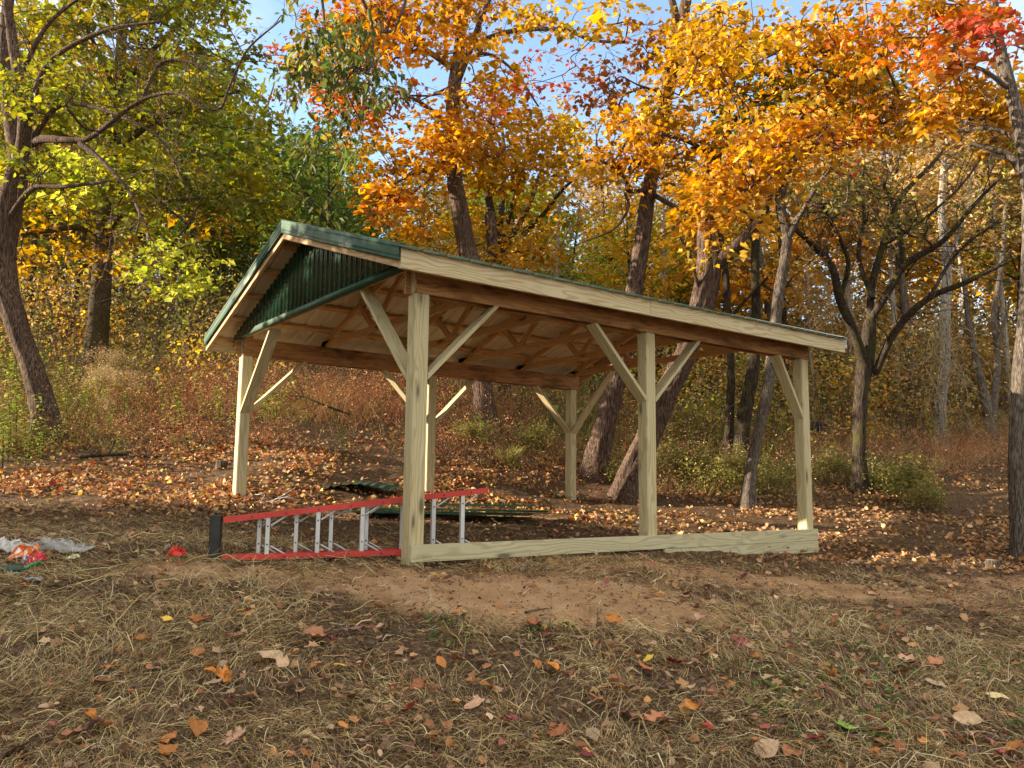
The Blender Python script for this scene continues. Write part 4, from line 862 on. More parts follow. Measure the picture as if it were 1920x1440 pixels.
def tall_grass():
    rg = np.random.default_rng(43); D, S = scatter(150000, 11.5, 27, -.78, .78, rg=rg, bias=1.1); px = pxof(D, S); lim = Db(px)
    q = fbm(D*.8+31, S*.8+12, 3); k = (D > lim-.3+1.2*(q-.5)) & (rg.random(len(D)) < np.clip((D-lim+.6)/1.5, .1, 1)*np.clip(.2+2.6*(q-.28), .1, 1)*np.where(D > lim+5, .3, 1))
    D, S, px, q = D[k], S[k], px[k], q[k]; n = len(D); x, y = ds(D, S); g = height(x, y)
    red = np.array([(.46, .17, .09), (.56, .24, .13), (.34, .12, .07), (.64, .36, .20), (.52, .26, .13)]); tan = np.array([(.44, .30, .16), (.52, .38, .22), (.36, .22, .12), (.40, .24, .15), (.30, .2, .1)]); ol = np.array([(.20, .17, .07), (.26, .24, .09), (.15, .13, .05), (.32, .24, .11), (.12, .10, .045)]); gr = np.array([(.22, .26, .06), (.16, .20, .05), (.30, .33, .09), (.28, .24, .09), (.12, .14, .04)])
    wr = np.interp(px, [0, 160, 260, 760, 900, 1300, 1500, 1900], [.3, .45, 1, 1, .45, .25, .35, .5])*np.clip(1.6-(D-Db(px))/6, .25, 1); wt = np.interp(px, [0, 1450, 1560, 1920], [.1, .15, .75, .7]); wg = np.interp(px, [0, 130, 240, 900, 1100, 1500, 1600], [1, .8, .1, .25, .5, .5, .15]); wo = np.full(n, .15)+np.clip((D-Db(px)-3)/6, 0, .8)
    Wt = np.stack([wr, wt, wg, wo], 1); Wt *= (.25+np.stack([vnoise(D*.9+i*17, S*.9+i*9) for i in range(4)], 1))**2; Wt /= Wt.sum(1)[:, None]; u = rg.random(n); sp_ = (u[:, None] > np.cumsum(Wt, 1)).sum(1).clip(0, 3)
    col = np.stack([red, tan, gr, ol])[sp_, rg.integers(0, 5, n)]*rg.lognormal(0, .22, n)[:, None]
    hgt = np.array([.50, .52, .38, .42])[sp_]*rg.lognormal(0, .3, n)*np.clip(.5+(D-Db(px))*.35, .35, 1.15)*(.6+.9*vnoise(D*1.4+7, S*1.4+3)); wd = np.array([.007, .008, .011, .009])[sp_]*(D/14)
    a = rg.uniform(0, 2*PI, n); ln = rg.uniform(.5, 1.9, n); dx, dy = np.cos(a)*ln, np.sin(a)*ln; V = []
    s4 = [0, .4, .75, 1]; b = rg.uniform(0, PI, n)
    for s in s4:
        c = np.c_[x+dx*hgt*s**1.8, y+dy*hgt*s**1.8, g-.03+hgt*(s-.25*ln*s*s)]; w2 = (wd*(1-.8*s)*.5)[:, None]*np.c_[np.cos(b), np.sin(b), 0*b]; V += [c-w2, c+w2]
    V = np.stack(V, 1).reshape(-1, 3); i = np.arange(n)[:, None]*8; F = np.concatenate([i+np.array([[2*j, 2*j+1, 2*j+3, 2*j+2]]) for j in range(3)])
    o = link('tall_grass', mesh_np('tall_grass', V, [F], np.repeat(col, 8, 0), M['straw'])); tag(o, 'dry red brown tall grass covering the bank behind the pavilion', 'tall grass', kind='stuff')
    # seed heads and small dead leaves caught in the grass
    k = (rg.random(n) < .7) & (D < 20); tip = V.reshape(n, 8, 3)[k, 6]; m = len(tip); LM = LeafMesh(); rep = 4; cc = np.repeat(tip, rep, 0)+rg.normal(0, .06, (m*rep, 3))*np.array([1, 1, .9])
    Vv, Ff, Cc = leaves(cc, .030, [(.5, .5, .5)], rg, tilt=1.5, droop=0, aspect=.35); LM.add(Vv, Ff, np.repeat(np.repeat(col[k], rep, 0)*1.15, len(Vv)//len(cc), 0)); o = LM.build('grass_seed_heads', M['straw']); tag(o, 'fine seed heads of the red brown grass on the bank', 'tall grass', kind='stuff')
tall_grass()
def undergrowth():
    rg = np.random.default_rng(44); LM = LeafMesh(); T = Tubes()
    D, S = scatter(23000, 13.5, 48, -.82, .82, rg=rg, bias=1.05); px = pxof(D, S); lim = Db(px)+np.where(px < 1200, 3.2, 2.4); q = fbm(D*.5+5, S*.5+90, 3); k = (D > lim) & (q > .42) & ~((px < 700) & (rg.random(len(D)) < .25)); D, S, px = D[k], S[k], px[k]
    hm = np.interp(D, [14, 18, 25, 45], [1.1, 2.0, 3.2, 4.5])*(.5+fbm(D*.3+9, S*.3+9, 2)); x, y = ds(D, S); z = height(x, y)+hm*rg.random(len(D))**1.2+.1
    kk = ~((D < 19.7) & (abs(px-190) < 50)); D, S, px, x, y, z = D[kk], S[kk], px[kk], x[kk], y[kk], z[kk]
    c = np.c_[x, y, z]; zone = vnoise(D*.25+40, S*.35+10)+rg.normal(0, .12, len(D))+np.where(px < 450, -.12, 0)+np.where(px > 1450, .12, 0)
    for pal, lo, hi in ((PAL['olive'], -9, .38), (PAL['green']+PAL['olive'], .38, .5), (PAL['gold']+PAL['tan'], .5, .62), (PAL['tan']+PAL['olive'], .62, 9)):
        m = (zone > lo) & (zone <= hi); cm = c[m]; Dm = D[m]
        for d0, d1, sz, nn in ((0, 22, .075, 15), (22, 60, .13, 13)):
            mm = (Dm >= d0) & (Dm < d1)
            if mm.any(): spray_leaves(LM, cm[mm], nn, .33 if d0 == 0 else .55, sz, pal, rg, flat=1.0, jit=.25)
    LM.C = [q*np.array([1.3, 1.22, 1.1]) for q in LM.C]
    o = LM.build('undergrowth', M['leaf']); tag(o, 'tangled yellow olive undergrowth on the wooded hillside', 'undergrowth', kind='stuff')
    D, S = scatter(5200, 14.5, 34, -.8, .8, rg=rg); px = pxof(D, S); k = (D > Db(px)+2.0) & ~((D < 19.6) & (abs(px-185) < 45)); D, S = D[k], S[k]; x, y = ds(D, S); g = height(x, y)
    for i in range(len(D)):
        h = rg.uniform(.8, 3.4); l = rg.normal(0, .3, 2); P = np.array([(x[i], y[i], g[i]-.05), (x[i]+l[0]*h*.3, y[i]+l[1]*h*.3, g[i]+h*.5), (x[i]+l[0]*h*.9+rg.normal(0, .1), y[i]+l[1]*h*.9, g[i]+h*rg.uniform(.7, 1.)), (x[i]+l[0]*h*1.4+rg.normal(0, .3), y[i]+l[1]*h*1.4+rg.normal(0, .3), g[i]+h*rg.uniform(.6, 1.1))])
        T.add(P, np.linspace(.007, .002, 4)*D[i]/18, 3, cap=False)
    o = T.build('undergrowth_stems', M['bark_grey']); tag(o, 'thin dead stems and brambles among the undergrowth', 'undergrowth', kind='stuff')
undergrowth()

# ------------------------------------------------------------------ single plants
def leafblades(C, dirs, L, Wd, pal, rg, droop=.5):
    """long pointed leaves: 3 segments"""
    n = len(C); dirs = dirs/np.linalg.norm(dirs, axis=1)[:, None]; s_ = np.cross(dirs, [0, 0, 1]); s_ /= np.linalg.norm(s_, axis=1)[:, None]+1e-9; V = []
    for t_, w_ in ((0, .15), (.35, 1), (.7, .7), (1, .03)):
        c = C+dirs*(L*t_)[:, None]+np.array([0, 0, -1])*(droop*L*t_*t_)[:, None]; V += [c-s_*(Wd*w_/2)[:, None], c+s_*(Wd*w_/2)[:, None]]
    V = np.stack(V, 1).reshape(-1, 3); i = np.arange(n)[:, None]*8; F = np.concatenate([i+np.array([[2*j, 2*j+1, 2*j+3, 2*j+2]]) for j in range(3)])
    c = np.array(pal)[rg.integers(0, len(pal), n)]*rg.lognormal(0, .2, n)[:, None]; return V, F, np.repeat(c, 8, 0)
def plant_proto(kind, seed):
    rg = np.random.default_rng(seed); T = Tubes(); LM = LeafMesh()
    if kind == 'weed':
        for s in range(rg.integers(3, 6)):
            h = rg.uniform(.35, .7); b = rg.normal(0, .11, 2); l = rg.normal(0, .12, 2); P = crom([(b[0], b[1], -.05), (b[0]+l[0]*.4, b[1]+l[1]*.4, h*.5), (b[0]+l[0], b[1]+l[1], h)], 5); T.add(P, np.linspace(.006, .002, len(P)), 4, cap=False)
            m = 26; t_ = np.linspace(.25, 1, m); C = np.c_[[np.interp(t_, np.linspace(0, 1, len(P)), P[:, i]) for i in range(3)]].T; a = np.arange(m)*2.4+rg.uniform(0, 6); d = np.c_[np.cos(a), np.sin(a), rg.uniform(.1, .7, m)]
            LM.add(*leafblades(C, d, rg.uniform(.07, .13, m)*(1.2-.5*t_), np.full(m, .035), [(.26, .36, .05), (.34, .44, .08), (.2, .28, .05), (.40, .42, .10)], rg))
    elif kind == 'seed_head_plant':
        for s in range(6):
            h = rg.uniform(.55, 1.0); b = rg.normal(0, .1, 2); l = rg.normal(0, .15, 2); P = crom([(b[0], b[1], -.05), (b[0]+l[0]*.4, b[1]+l[1]*.4, h*.6), (b[0]+l[0], b[1]+l[1], h)], 5); T.add(P, np.linspace(.006, .002, len(P)), 4, cap=False)
            m = 24; t_ = np.linspace(.2, .85, m); C = np.c_[[np.interp(t_, np.linspace(0, 1, len(P)), P[:, i]) for i in range(3)]].T; a = rg.uniform(0, 6.28, m); d = np.c_[np.cos(a), np.sin(a), rg.uniform(-.4, .5, m)]
            LM.add(*leafblades(C, d, rg.uniform(.05, .11, m), np.full(m, .022), [(.36, .30, .10), (.42, .36, .12), (.26, .26, .07), (.30, .20, .09)], rg))
            m = 150; C = P[-1]+rg.normal(0, 1, (m, 3))*np.array([.07, .07, .06]); LM.add(*leaves(C, .016, [(.40, .30, .16), (.34, .24, .13), (.46, .36, .22)], rg, tilt=1.4, droop=0, aspect=.8))
    elif kind == 'grass_tuft':
        m = 260; a = rg.uniform(0, 6.28, m); r = rg.random(m)*.14; C = np.c_[np.cos(a)*r, np.sin(a)*r, np.zeros(m)-.02]; d = np.c_[np.cos(a)*.45, np.sin(a)*.45, np.ones(m)]
        LM.add(*leafblades(C, d, rg.uniform(.35, .85, m), np.full(m, .013), [(.32, .28, .10), (.24, .24, .07), (.40, .33, .15), (.18, .20, .06)], rg, droop=.45)); T.add(np.array([(0, 0, -.05), (0, 0, .1), (.02, 0, .2)]), [.02, .015, .008], 5)
    elif kind == 'shrub':
        tg = rg.normal(0, 1, (120, 3)); tg /= np.linalg.norm(tg, axis=1)[:, None]; tg = tg*(rg.random(120)**.5)[:, None]*(1+.5*rg.normal(0, 1, 120)*.5)[:, None]*np.array([.6, .6, .36])+np.array([0, 0, .42]); tg[:, 2] = np.maximum(tg[:, 2], .05); grow(np.array([[0, 0, 0], [0, .05, .1], [.05, 0, .15]]), tg, rg, T, r0=.0018); spray_leaves(LM, tg, 12, .15, .05, PAL['olive']+PAL['green'][2:3]+[(.34, .32, .08), (.30, .22, .09)], rg, flat=1.)
    elif kind == 'big_leaf_plant':
        T.add(np.array([(0, 0, -.05), (0, 0, .3), (.03, 0, .6)]), [.01, .007, .004], 5); m = 22; C = np.c_[rg.normal(0, .03, m), rg.normal(0, .03, m), rg.uniform(.2, .62, m)]; a = np.arange(m)*2.4; d = np.c_[np.cos(a), np.sin(a), rg.uniform(.1, .5, m)]
        LM.add(*leafblades(C, d, rg.uniform(.2, .34, m), np.full(m, .12), [(.12, .22, .04), (.18, .28, .06), (.32, .32, .07)], rg, droop=.7))
    return T.mesh('stem', M['vine'] if kind != 'weed' else M['bark_fine']), LM.mesh('foliage', M['leaf'])
PP = {k: [plant_proto(k, 300+i*5+j) for j in range(2)] for i, k in enumerate(('weed', 'seed_head_plant', 'grass_tuft', 'shrub', 'big_leaf_plant'))}
prg = np.random.default_rng(9)
def plant(kind, px, py, sc, label, group=None, cat='plant'):
    g = gnd(px, py); R = empty(kind, tuple(g), label, cat, group); R.rotation_euler = (0, 0, prg.uniform(0, 6.28)); R.scale = (sc,)*3; v = int(prg.integers(0, 2))
    for n_, me in zip(('stem', 'foliage'), PP[kind][v]):
        o = bpy.data.objects.new(n_, me); COL.objects.link(o); o.parent = R
G1 = 'green weeds around the foot of the leaning tree'
for px, py, s in ((8, 792, 1.3), (30, 815, 1.2), (55, 838, 1.1), (12, 845, 1.2), (36, 862, 1), (78, 858, .8), (110, 838, .7), (20, 752, 1.2), (52, 775, 1.2), (8, 880, .8), (62, 880, .6), (128, 812, 1.1), (140, 782, 1.2), (118, 770, 1.2), (90, 868, .7), (-20, 830, 1.3), (-30, 870, 1.2), (40, 740, 1.3), (-5, 730, 1.4), (70, 730, 1.2)):
    q_ = ('tall' if s > 1.15 else 'low' if s < .85 else 'mid sized'); w_ = ('left of' if px < 25 else 'right of' if px > 100 else 'just in front of'); r_ = ' at the back' if py < 795 else ' near the litter edge' if py > 850 else ''
    plant('weed', px, py, s*1.45, f'{q_} green weed {w_} the leaning tree foot{r_}', f'{q_} green weeds {w_} the leaning tree{r_}')
for (px, py, s, l) in ((162, 822, .7, 'small lime green weed right of the leaning tree foot'), (216, 858, .5, 'small low green weed on the litter below the olive trunk'), (252, 795, 1, 'deep green weed between the seed head plants and the grass'), (326, 812, 1.1, 'deep green leafy plant on the litter edge left of the left post'), (392, 800, .9, 'bright green plant close to the left side of the left rear post'), (425, 806, .9, 'dark green plant hugging the left rear post'), (488, 806, 1, 'pale green plant just right of the left rear post'), (515, 800, .9, 'dark green weed second right of the left rear post'), (352, 850, .45, 'tiny weed standing alone on the litter'), (650, 855, .55, 'small weed on the litter behind the front corner post'), (1180, 940, .35, 'tiny green weed at the foot of the middle front post'), (1745, 850, 1, 'green weed on the right bank below the vine wrapped tree'), (1800, 828, 1, 'green weed in dry grass by the right edge')):
    plant('weed', px, py, s*1.5, l)
for px, py, s in ((172, 775, 1), (195, 790, 1), (215, 772, 1), (240, 780, .9), (160, 750, 1.1), (225, 750, 1), (262, 770, .8), (185, 745, 1), (205, 812, .7)):
    plant('seed_head_plant', px, py, s, 'tan seed head plant in the clump before the olive trunk', 'seed head plants before the olive trunk')
for px, py, s in ((1780, 800, 1.1), (1815, 812, 1), (1850, 800, 1.1), (1870, 835, .9), (1760, 830, .8), (1835, 845, .8), (1890, 850, .8)):
    plant('seed_head_plant', px, py, s, 'pale seed head plant on the right bank left of the edge tree', 'seed head plants on the right bank')
plant('seed_head_plant', 1640, 830, .8, 'seed head plant growing just right of the gnarled tree')
plant('grass_tuft', 952, 872, 1.05, 'yellow grass tuft right of the tall maple foot', cat='grass tuft'); plant('grass_tuft', 1445, 800, .8, 'pale grass tuft between the pale trunk and right post', cat='grass tuft'); plant('grass_tuft', 1560, 830, .9, 'arching straw tuft beside the charred stump', cat='grass tuft')
plant('big_leaf_plant', 1100, 800, 1.0, 'broad leaved green plant behind the rear corner post', cat='plant'); plant('big_leaf_plant', 905, 838, .8, 'broad leaved plant at the foot of the tall maple', cat='plant'); plant('big_leaf_plant', 1040, 800, .8, 'broad leaved green plant left of the rear corner post', cat='plant')
for px, py, s, l in ((1690, 935, 1.0, 'rounded dark green shrub right of the gnarled tree foot'), (1735, 955, .6, 'low olive shrub at the edge of the path on the right'), (1300, 905, .9, 'olive shrub behind the middle post gap'), (1350, 925, .7, 'yellow green shrub left of the pale leaning trunk'), (1440, 930, .75, 'dull shrub just right of the pale leaning trunk foot'), (1560, 905, .8, 'brown green shrub between right post and gnarled tree'), (1260, 890, .8, 'olive shrub just right of the middle front post'), (885, 835, .7, 'dark green shrub left of the tall maple foot'), (1000, 845, .75, 'dull green shrub left of the rear corner post'), (1150, 905, .45, 'small shrub at the foot of the leaning maple'), (1385, 900, .8, 'leafy olive shrub in the row behind the front beam'), (1640, 915, .7, 'olive shrub touching the gnarled tree foot')):
    plant('shrub', px, py, s, l, cat='shrub')

# ------------------------------------------------------------------ vines, stumps, fallen wood
def vine(px, py, D, w_, h_, n, name, label, seed, th=.008):
    rg = np.random.default_rng(seed); T = Tubes()
    for i in range(n):
        a = at(px+rg.uniform(-w_, w_)*.6, py+rg.uniform(-.2, .3)*h_, D+rg.uniform(-.3, .3)); P = [a]; d = np.array([0, 0, -1.])+rg.normal(0, .5, 3)
        for k in range(9): d = d*.75+rg.normal(0, .42, 3)+np.array([0, 0, -.22]); P.append(P[-1]+d/np.linalg.norm(d)*h_/FPX*D*.13)
        T.add(crom(P, 4), np.linspace(th, th*.4, 37), 4, cap=False)
    o = T.build(name, M['vine']); tag(o, label, 'vine')
vine(1762, 610, 19.2, 34, 200, 46, 'tangled_vine', 'whitish tangled vines hanging on the pale grey tree', 51, .009)
vine(1565, 520, 17.5, 50, 150, 40, 'tangled_vine', 'pale straw coloured vines hanging above the right roof corner', 52, .007)
vine(690, 300, 12, 150, 100, 0, 'x', 'x', 53) if False else None
def stump(name, px, py, D_, r, h, matn, label, seed, lean=(0, 0)):
    g = gnd(px, py); rg = np.random.default_rng(seed); R = empty(name, tuple(g), label, 'stump'); T = Tubes(); s = np.linspace(0, 1, 9)
    P = np.c_[g[0]+lean[0]*s, g[1]+lean[1]*s, g[2]-.1+(h+.1)*s]; T.add(P, r*(1+.5*np.exp(-s*5)), 22, .28, seed=seed); T.build('trunk', M[matn], R)
    T2 = Tubes(); e = P[-1]+np.array([0, 0, .004]); T2.add(np.array([e-[0, 0, .01], e]), [r*.86, r*.86], 22, .2, seed=seed); T2.build('cut_face', M['vine'] if matn != 'charred' else M['charred'], R)
stump('tree_stump', 412, 882, 0, .075, .14, 'bark_furrow', 'weathered little stump on the litter just left of the left post', 61, (.03, .02))
stump('tree_stump', 1862, 1066, 0, .075, .09, 'bark_grey', 'low cut stump on the path near the right edge', 62)
stump('charred_stump', 1528, 838, 0, .2, .52, 'charred', 'dark charred broken stump behind the right front post', 63, (.16, -.02))
def stick(name, pts, r, matn, label, lift=.02, side=0, seed=1, cat='branch'):
    rg = np.random.default_rng(seed); P = np.array([gnd(a, b)+np.array([0, 0, lift+(q[0] if q else 0)]) for a, b, *q in pts]); T = Tubes(); Q = crom(P, 6); T.add(Q, np.linspace(r, r*.45, len(Q)), 8, .2)
    for k in range(side): twigs(T, Q, 1, rg, .5, r*.35, 2, 0, .3, lvl=1)
    o = T.build(name, M[matn]); tag(o, label, cat)
stick('fallen_branch', [(655, 802), (600, 800, .18), (560, 792, .25), (510, 790, .22)], .022, 'bark_dark', 'dark fallen branch lying across the red grass bank', .25, 8, 2)
stick('fallen_branch', [(150, 862), (185, 864, .03), (240, 858), (300, 862)], .035, 'bark_dark', 'dark rotten branch at the edge of the litter on the left', .04, 3, 3)
stick('fallen_stick', [(158, 866), (195, 880), (212, 905)], .008, 'vine', 'thin pale curved stick on the litter at left', .02, 1, 4)
stick('fallen_stick', [(1080, 882), (1112, 884), (1135, 880)], .010, 'vine', 'pale stick on the litter beside the rear corner post', .03, 1, 5)
stick('fallen_stick', [(1424, 1048), (1440, 1043), (1460, 1040)], .006, 'vine', 'short pale stick below the right base boards', .01, 1, 6)
stick('fallen_stick', [(205, 1272), (240, 1245), (278, 1222)], .007, 'bark_grey', 'grey stick lying in the hay lower left', .02, 0, 7)
stick('fallen_stick', [(690, 1222), (720, 1203), (752, 1190)], .010, 'bark_grey', 'stout grey brown stick in the hay left of centre', .02, 1, 8)
stick('fallen_stick', [(985, 1152), (1008, 1146), (1030, 1144)], .008, 'bark_grey', 'short brown stick on the bare tan soil', .01, 0, 9)
for px, py, hh, l in ((1120, 1188, .16, 'thin dead stalk standing at the lower edge of the bare soil'), (1030, 1190, .10, 'short broken stalk left of the standing stalk'), (418, 1288, .05, 'cut stalk stub rising through an orange leaf'), (408, 1282, .30, 'tall single green straw standing in the hay lower left')):
    g = gnd(px, py); T = Tubes(); T.add(np.array([g-[0, 0, .03], g+[.004, 0, hh*.5], g+[.01, .004, hh]]), [.004, .0035, .002], 5); o = T.build('dead_stalk', M['bark_grey'] if hh < .2 else M['vine']); tag(o, l, 'stalk')

# ------------------------------------------------------------------ stepladder lying on its side
def ladder():
    P0 = np.array([*ds(6.75, -2.37), .022]); P1 = np.array([*ds(7.33, -.21), .072])
    R = empty('stepladder', tuple(P0), 'red fibreglass stepladder with aluminium steps lying on its side', 'ladder'); ax = P1-P0; axh = ax.copy(); axh[2] = 0; LL = np.linalg.norm(axh); axh /= LL; dp = np.array([-axh[1], axh[0], 0]); 
    if dp@np.array([*HD, 0]) < 0: dp = -dp
    h = lambda t: .345+.215*t
    def pt(t, off, z): return P0+ax*t+dp*off+np.array([0, 0, z])
    def chan(a, b, name, mat, deep=.075, th=.028, web=.004, par=R):      # C channel laid flat: web outward
        o = board(name, a, b, deep, th*.28, mat, par); return o
    for off, fr in ((0, 0), (.105, 1)):
        e = 1.0 if fr == 0 else .965
        for up in (0, 1):
            z0 = (.0 if not up else h(0)); z1 = (.0 if not up else h(e)); s = 1 if not up else -1
            a = pt(0, off, z0); b = pt(e, off, z1)
            rl = board('rail', a, b, .078, .006, M['red'], R)
            board('flange', a+dp*-.037+np.array([0, 0, .018*s]), b+dp*-.037+np.array([0, 0, .018*s]), .006, .044, M['red'], rl)
            board('flange', a+dp*.037+np.array([0, 0, .018*s]), b+dp*.037+np.array([0, 0, .018*s]), .006, .044, M['red'], rl)
            for t_ in (.1, .22, .34, .46, .58, .70, .82, .93):
                p = a+(b-a)*t_-dp*.0415+np.array([0, 0, .018*s]); T = Tubes(); T.add(np.array([p, p-dp*.004]), [.007, .006], 8); T.build('rivet', M['screw'], rl)
    def step(t, off, w_=.036, d_=.07, br=1, fl=1):
        a = pt(t, off, .008); b = pt(t, off, h(t)-.008)
        st = board('step', a, b, d_ if fl else w_, w_ if fl else d_, M['alu'], R, up=tuple(axh))
        if br:
            for z, s in ((.02, 1), (h(t)-.02, -1)):
                p = pt(t+.012, off-.02, z+.085*s); q = pt(t+.075, off-.02, z+(.0 if s > 0 else .012)); T = Tubes(); T.add(np.array([p, (p+q)/2+axh*.004, q]), [.0085]*3, 6); T.build('step_brace', M['alu'], st)
        for z in (.12, h(t)-.11):
            p = pt(t, off-d_/2-.001, z); T = Tubes(); T.add(np.array([p, p-dp*.004]), [.007, .006], 8); T.build('rivet', M['screw'], st)
    for t in (.157, .339, .505, .668, .781, .897): step(t, 0)
    for t in (.125, .26, .39, .525, .665): step(t, .105, .034, .05)
    board('top_cap', pt(-.028, .05, -.02), pt(-.028, .05, h(0)+.022), .20, .085, M['black'], R, up=tuple(axh))
ladder()
# ------------------------------------------------------------------ green metal sheets on the ground
def sheet(a, b, wd, z, label, name='metal_sheet', mat='green_dark', ribs=3, tilt=0):
    a = np.array(a); b = np.array(b); L = np.linalg.norm(b-a); x = (b-a)/L; s = np.array([-x[1], x[0]]); n = 12; pr = []
    for k in range(ribs):
        o = -wd/2+wd*k/ribs; u = wd/ribs; pr += [(o, 0), (o+.1*u, .0), (o+.2*u, .016), (o+.4*u, .016), (o+.5*u, 0)]
    pr.append((wd/2, 0)); V = []; F = []; m = len(pr)
    for off in (0, -.002):
        for i in range(n):
            q = a+x*L*i/(n-1)
            for (o, hh) in pr: p = q+s*o; V.append((p[0], p[1], z+hh+tilt*i/(n-1)+off))
    for i in range(n-1):
        for j in range(m-1): k = i*m+j; F += [[k, k+1, k+m+1, k+m], [n*m+k, n*m+k+m, n*m+k+m+1, n*m+k+1]]
    for i in range(n-1):
        for j in (0, m-1): k = i*m+j; F.append([k, k+m, n*m+k+m, n*m+k])
    me = mesh_np(name, np.array(V), [np.array(F)], None, M[mat]); o = link(name, me); tag(o, label, 'metal sheet', 'green metal sheets lying under the pavilion'); return o
gz = lambda D, S: float(height_ds(D, S))
for k, (D0, S0, D1, S1, wd, l) in enumerate(((10.15, -2.0, 9.75, .25, .55, 'bottom sheet of the dark green stack on the ground behind the ladder'), (10.3, -1.7, 9.9, .45, .38, 'long green sheet lying second in the stack, its end farthest right'), (10.0, -1.9, 9.72, .10, .30, 'narrow green trim strip at the near side of the sheet stack'), (10.45, -1.5, 10.25, .30, .34, 'green sheet at the far side of the stack'))):
    sheet(ds(D0, S0), ds(D1, S1), wd, max(gz(D0, S0), gz(D1, S1), gz((D0+D1)/2, (S0+S1)/2))+.02+.022*k, l, ribs=3)
def crumple():
    g = gnd(665, 926); d0, s0 = to_ds(g[0], g[1]); n = 40; m = 18; V = []; F = []
    for off in (0, -.003):
        for i in range(n):
            for j in range(m):
                u = i/(n-1); v = j/(m-1); S = s0+(-.5+u)*1.0+v*.1; D = d0+v*.75-.1*u; x, y = ds(D, S)
                z = g[2]+.03+.085*math.sin(PI*u)**.8*(1-.3*v)+.07*v+.014*(1 if math.sin(u*46) > .4 else 0)+.012*math.sin(v*9+u*4); V.append((x, y, z+off))
    for i in range(n-1):
        for j in range(m-1): k = i*m+j; F += [[k, k+m, k+m+1, k+1], [n*m+k, n*m+k+1, n*m+k+m+1, n*m+k+m]]
    o = link('bent_sheet', mesh_np('bent_sheet', np.array(V), [np.array(F)], None, M['green'])); tag(o, 'bent scrap of green ribbed sheet on the sunlit leaves behind the ladder', 'metal sheet')
crumple()
T = Tubes(); rg = np.random.default_rng(88); g = gnd(498, 944)
for k in range(7):
    P = [g+np.array([*(HS*rg.uniform(-.2, .2)), 0.02])]; d = np.array([*HS, .1])
    for i in range(6): d = d+rg.normal(0, .5, 3)*[1, 1, .5]; q = P[-1]+d/np.linalg.norm(d)*.06; q[2] = max(q[2], g[2]+.012); P.append(q)
    T.add(crom(P, 4), np.full(25, .0028), 4, cap=False)
tag(T.build('wire_scrap', M['white_metal']), 'small tangle of whitish wire on the ground right of the left post', 'wire')

# ------------------------------------------------------------------ litter left by people at the left edge
def plastic(name, col, alpha=None, rough=.3, marks=None):
    m, t, p = newmat(name); p.inputs['Roughness'].default_value = rough
    if marks:
        uv = N(t, 'TexCoord').outputs['UV']; n = noise(t, mapping(t, uv, marks[1]), 1, 3, .6, .8); c = mixc(t, ramp(t, n, [(marks[2], (0, 0, 0)), (marks[2]+.03, (1, 1, 1))]), col, marks[0])
        t.links.new(c, p.inputs['Base Color'])
    else: p.inputs['Base Color'].default_value = (*col, 1)
    if alpha:
        out = t.nodes['Material Output']; tr = N(t, 'BsdfTransparent'); mx = N(t, 'MixShader'); mx.inputs[0].default_value = alpha; t.links.new(tr.outputs[0], mx.inputs[1]); t.links.new(p.outputs[0], mx.inputs[2]); t.links.new(mx.outputs[0], out.inputs[0])
    return m
def crumpled(name, px, py, lx, ly, hh, mat, label, seed, rot=0, freq=9, cat='wrapper'):
    g = gnd(px, py); rg = np.random.default_rng(seed); n, m = 36, 22; U, V_ = np.meshgrid(np.linspace(-.5, .5, n), np.linspace(-.5, .5, m), indexing='ij'); ox = rg.uniform(0, 90)
    a = (fbm(U*freq*lx/.3+ox, V_*freq*ly/.3+ox, 3)-.5)*2; r1 = np.abs(fbm(U*5+ox*2, V_*5+9+ox, 2)-.5)*2; X = U*lx+a*.03; Y = V_*ly+(fbm(U*6+3+ox, V_*6+ox, 2)-.5)*.1; edge = 1-(2*np.maximum(np.abs(U), np.abs(V_)))**4
    Z = hh*(.25+.8*(1-r1)**2*edge+.35*a); c, s = math.cos(rot), math.sin(rot); gx = HS[0]*(X*c-Y*s)+HD[0]*(X*s+Y*c)+g[0]; gy = HS[1]*(X*c-Y*s)+HD[1]*(X*s+Y*c)+g[1]
    P = np.c_[gx.ravel(), gy.ravel(), (height(gx.ravel(), gy.ravel())+.012+np.maximum(Z.ravel(), 0))]; i = np.arange(n-1)[:, None]*m; j = np.arange(m-1)[None]; F = np.stack([i+j, i+m+j, i+m+j+1, i+j+1], -1).reshape(-1, 4)
    me = mesh_np(name, P, [F], None, mat, False); uvl = me.uv_layers.new(name='UV'); li = np.empty(len(me.loops), np.int32); me.loops.foreach_get('vertex_index', li); uvl.data.foreach_set('uv', np.c_[U.ravel(), V_.ravel()][li].astype(np.float32).ravel())
    o = link(name, me); o.modifiers.new('thick', 'SOLIDIFY').thickness = .0012; tag(o, label, cat)
film = plastic('clear_film', (.62, .62, .62), .34, .2)
crumpled('plastic_film', 105, 1036, .56, .18, .09, film, 'crumpled clear plastic film stretching right from the rubbish heap', 1, -.05, 6, 'plastic film')
crumpled('plastic_bag', 14, 1040, .34, .22, .11, plastic('milky_bag', (.72, .70, .68), .8, .3), 'milky plastic bag at the left edge behind the orange wrapper', 2, .1, 6, 'plastic bag')
crumpled('snack_wrapper', 46, 1052, .20, .15, .11, plastic('orange_wrapper', (.80, .20, .03), None, .3, ((.85, .80, .78), (5, 7, 1), .53)), 'crumpled bright orange snack wrapper with white and blue print', 3, .4, 10)
crumpled('candy_wrapper', 68, 1058, .12, .11, .07, plastic('pink_wrapper', (.75, .04, .07), None, .3, ((.9, .85, .85), (7, 12, 1), .60)), 'small crimson wrapper with curly white lettering leaning on the orange one', 4, .7, 8)
